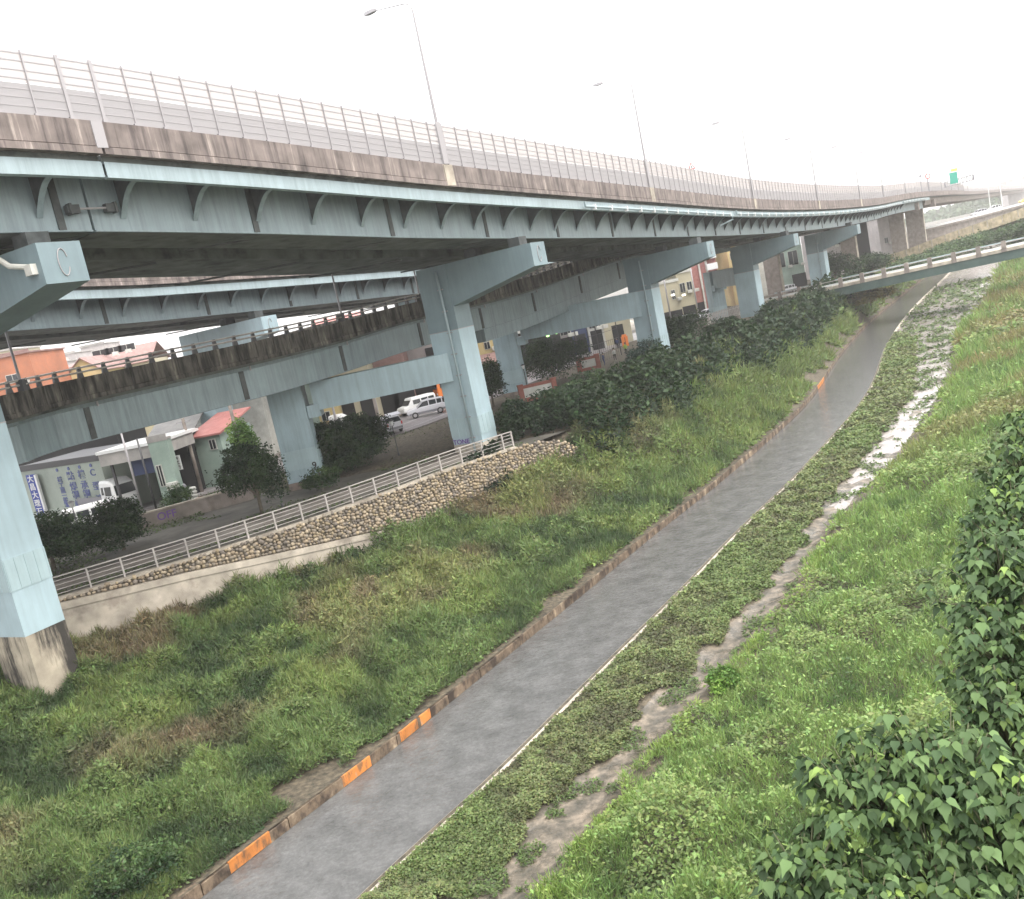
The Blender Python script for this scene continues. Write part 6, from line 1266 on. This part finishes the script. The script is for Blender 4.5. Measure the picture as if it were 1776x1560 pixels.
# ------------------------------------------------------------------ broad leaved shrubs close to the camera
LV = [(0.02, 0, 0), (0.06, 0.30, 0.03), (0.36, 0.37, 0.01), (0.66, 0.16, -0.10), (1.06, 0, -0.30), (0.66, -0.16, -0.10), (0.36, -0.37, 0.01), (0.06, -0.30, 0.03), (0.2, 0, -0.06), (0.42, 0, -0.09), (0.72, 0, -0.18)]
LF = [(0, 8, 1), (1, 8, 9, 2), (2, 9, 10, 3), (3, 10, 4), (0, 7, 8), (7, 6, 9, 8), (6, 5, 10, 9), (5, 4, 10)]
LVn = np.array(LV)
def broad_shrub(label, trunk_xy, blobs, nw, col=((0.042, 0.078, 0.03), (0.125, 0.20, 0.07)), leaf=0.145):
    x, y = trunk_xy; z0 = float(zf(np.array([x]), np.array([y]))[0]); t_ = thing('broadleaf_shrub', label, 'shrub', (x, y, z0), 0, 'broad leaved shrubs beside the camera')
    V = []; Fc = []; Cn = []; tips = []; W_ = sum(b[3]*b[4] for b in blobs)
    for (bx, by, bz, rx, rz_) in blobs:
        n = int(nw*rx*rz_/W_)
        for _ in range(n):
            u = Vector(RNG.normal(size=3)).normalized()
            if u.z < -0.55: u.z *= -1
            q = random.uniform(0.62, 1.05)*(1+0.18*math.sin(u.x*7+bx*5)+0.16*math.sin(u.y*8+u.z*5))
            c = Vector((bx+u.x*rx*q, by+u.y*rx*q, bz+u.z*rz_*q)); tips.append(c)
            g = random.uniform(0.75, 1.2); t = random.random()**1.5; young = random.random() < 0.25; nl = random.randint(4, 7); th0 = random.random()*6.28; tilt = Vector((u.x, u.y, 0))*0.35
            for k in range(nl):
                th = th0+k*2.4+random.uniform(-0.3, 0.3); L = leaf*random.uniform(0.55, 1.15)*(0.75 if young else 1); dr = -random.uniform(0.25, 1.1)
                ax = (Vector((math.cos(th), math.sin(th), dr))+tilt).normalized(); sd_ = ax.cross(Vector((0, 0, 1))).normalized()*-1; nrm_ = ax.cross(sd_)
                if nrm_.z < 0: sd_ = -sd_; nrm_ = -nrm_
                st = c+Vector((0, 0, -0.05*k/nl*1.6))+ax*0.035; R3 = np.array([ax, sd_, nrm_]); P3 = LVn*L @ R3+np.array(st); b0 = len(V); V += P3.tolist(); Fc += [tuple(b0+i for i in f) for f in LF]
                cc = [col[0][i]*(1-t)+col[1][i]*t for i in range(3)]
                if young and k < 3: cc = [cc[0]*1.7, cc[1]*1.55, cc[2]*1.1]
                h = g*random.uniform(0.85, 1.15); Cn += [(cc[0]*h, cc[1]*h, cc[2]*h, 1)]*len(LV)
    me = bpy.data.meshes.new('foliage'); me.from_pydata([(p[0]-x, p[1]-y, p[2]-z0) for p in V], [], Fc); me.materials.append(M['bigleaf']); me.update()
    ca = me.color_attributes.new('tint', 'FLOAT_COLOR', 'POINT'); ca.data.foreach_set('color', np.array(Cn, np.float32).ravel()); me.polygons.foreach_set('use_smooth', [True]*len(Fc))
    o = bpy.data.objects.new('crown', me); COL.objects.link(o); o.parent = t_
    st = MB(); base = Vector((0, 0, -0.2)); L0 = lambda p: Vector((p[0]-x, p[1]-y, p[2]-z0))
    for (bx, by, bz, rx, rz_) in blobs:
        c = L0((bx, by, bz-rz_*0.6)); st.tube([base, base.lerp(c, 0.4)+Vector((0.1, -0.1, 0.1)), c, L0((bx, by, bz))], [0.07, 0.05, 0.035, 0.015], 7)
    for c in tips[::2]:
        b_ = min(blobs, key=lambda b: (Vector(b[:3])-c).length); cc = L0((b_[0], b_[1], b_[2]-b_[4]*0.6)); e = L0(c); st.tube([cc, cc.lerp(e, 0.55)+Vector((0, 0, -0.05)), e], [0.018, 0.011, 0.005], 5)
    child(st, 'stem', M['stem'], t_, True); return t_
def bp(u, v, d, rx, rz_): p = at(u, v, d); return (p.x, p.y, p.z, rx, rz_)
broad_shrub('large leaved shrub filling the bottom right corner, its lowest spray reaching furthest left', (3.4, 9.6), [bp(1395, 1500, 8.0, 0.45, 0.33), bp(1510, 1370, 8.2, 0.62, 0.48), bp(1640, 1340, 8.0, 0.60, 0.50), bp(1620, 1500, 7.6, 0.65, 0.5), bp(1500, 1590, 7.2, 0.5, 0.4), bp(1740, 1440, 7.5, 0.55, 0.55), bp(1740, 1600, 7.0, 0.55, 0.45), bp(1620, 1640, 6.8, 0.5, 0.4)], 1250)
broad_shrub('tall large leaved shrub along the lower right edge', (6.6, 11.2), [bp(1745, 1250, 9.2, 0.6, 0.55), bp(1770, 1120, 9.8, 0.72, 0.6), bp(1740, 1010, 10.6, 0.68, 0.6), bp(1850, 1180, 9.5, 0.8, 0.8)], 950)
broad_shrub('top large leaved shrub whose crown reaches highest on the right edge', (9.6, 13.5), [bp(1765, 920, 11.8, 0.72, 0.6), bp(1790, 830, 12.6, 0.66, 0.6), bp(1800, 745, 13.2, 0.42, 0.42), bp(1860, 900, 12.2, 0.9, 0.9)], 760)
# ------------------------------------------------------------------ haze
hz_ = MB().box((450, 760, 49), (1700, 1640, 102)).build('haze', None); hz_['kind'] = 'stuff'
hz_.data.materials.clear(); HM = bpy.data.materials.new('rain haze'); HM.use_nodes = True; ht = HM.node_tree; ht.nodes.clear()
pv_ = ht.nodes.new('ShaderNodeVolumePrincipled'); pv_.inputs['Color'].default_value = (1.0, 0.985, 0.985, 1); pv_.inputs['Density'].default_value = 0.00036; pv_.inputs['Anisotropy'].default_value = 0.1
ho = ht.nodes.new('ShaderNodeOutputMaterial'); ht.links.new(pv_.outputs[0], ho.inputs['Volume']); hz_.data.materials.append(HM)
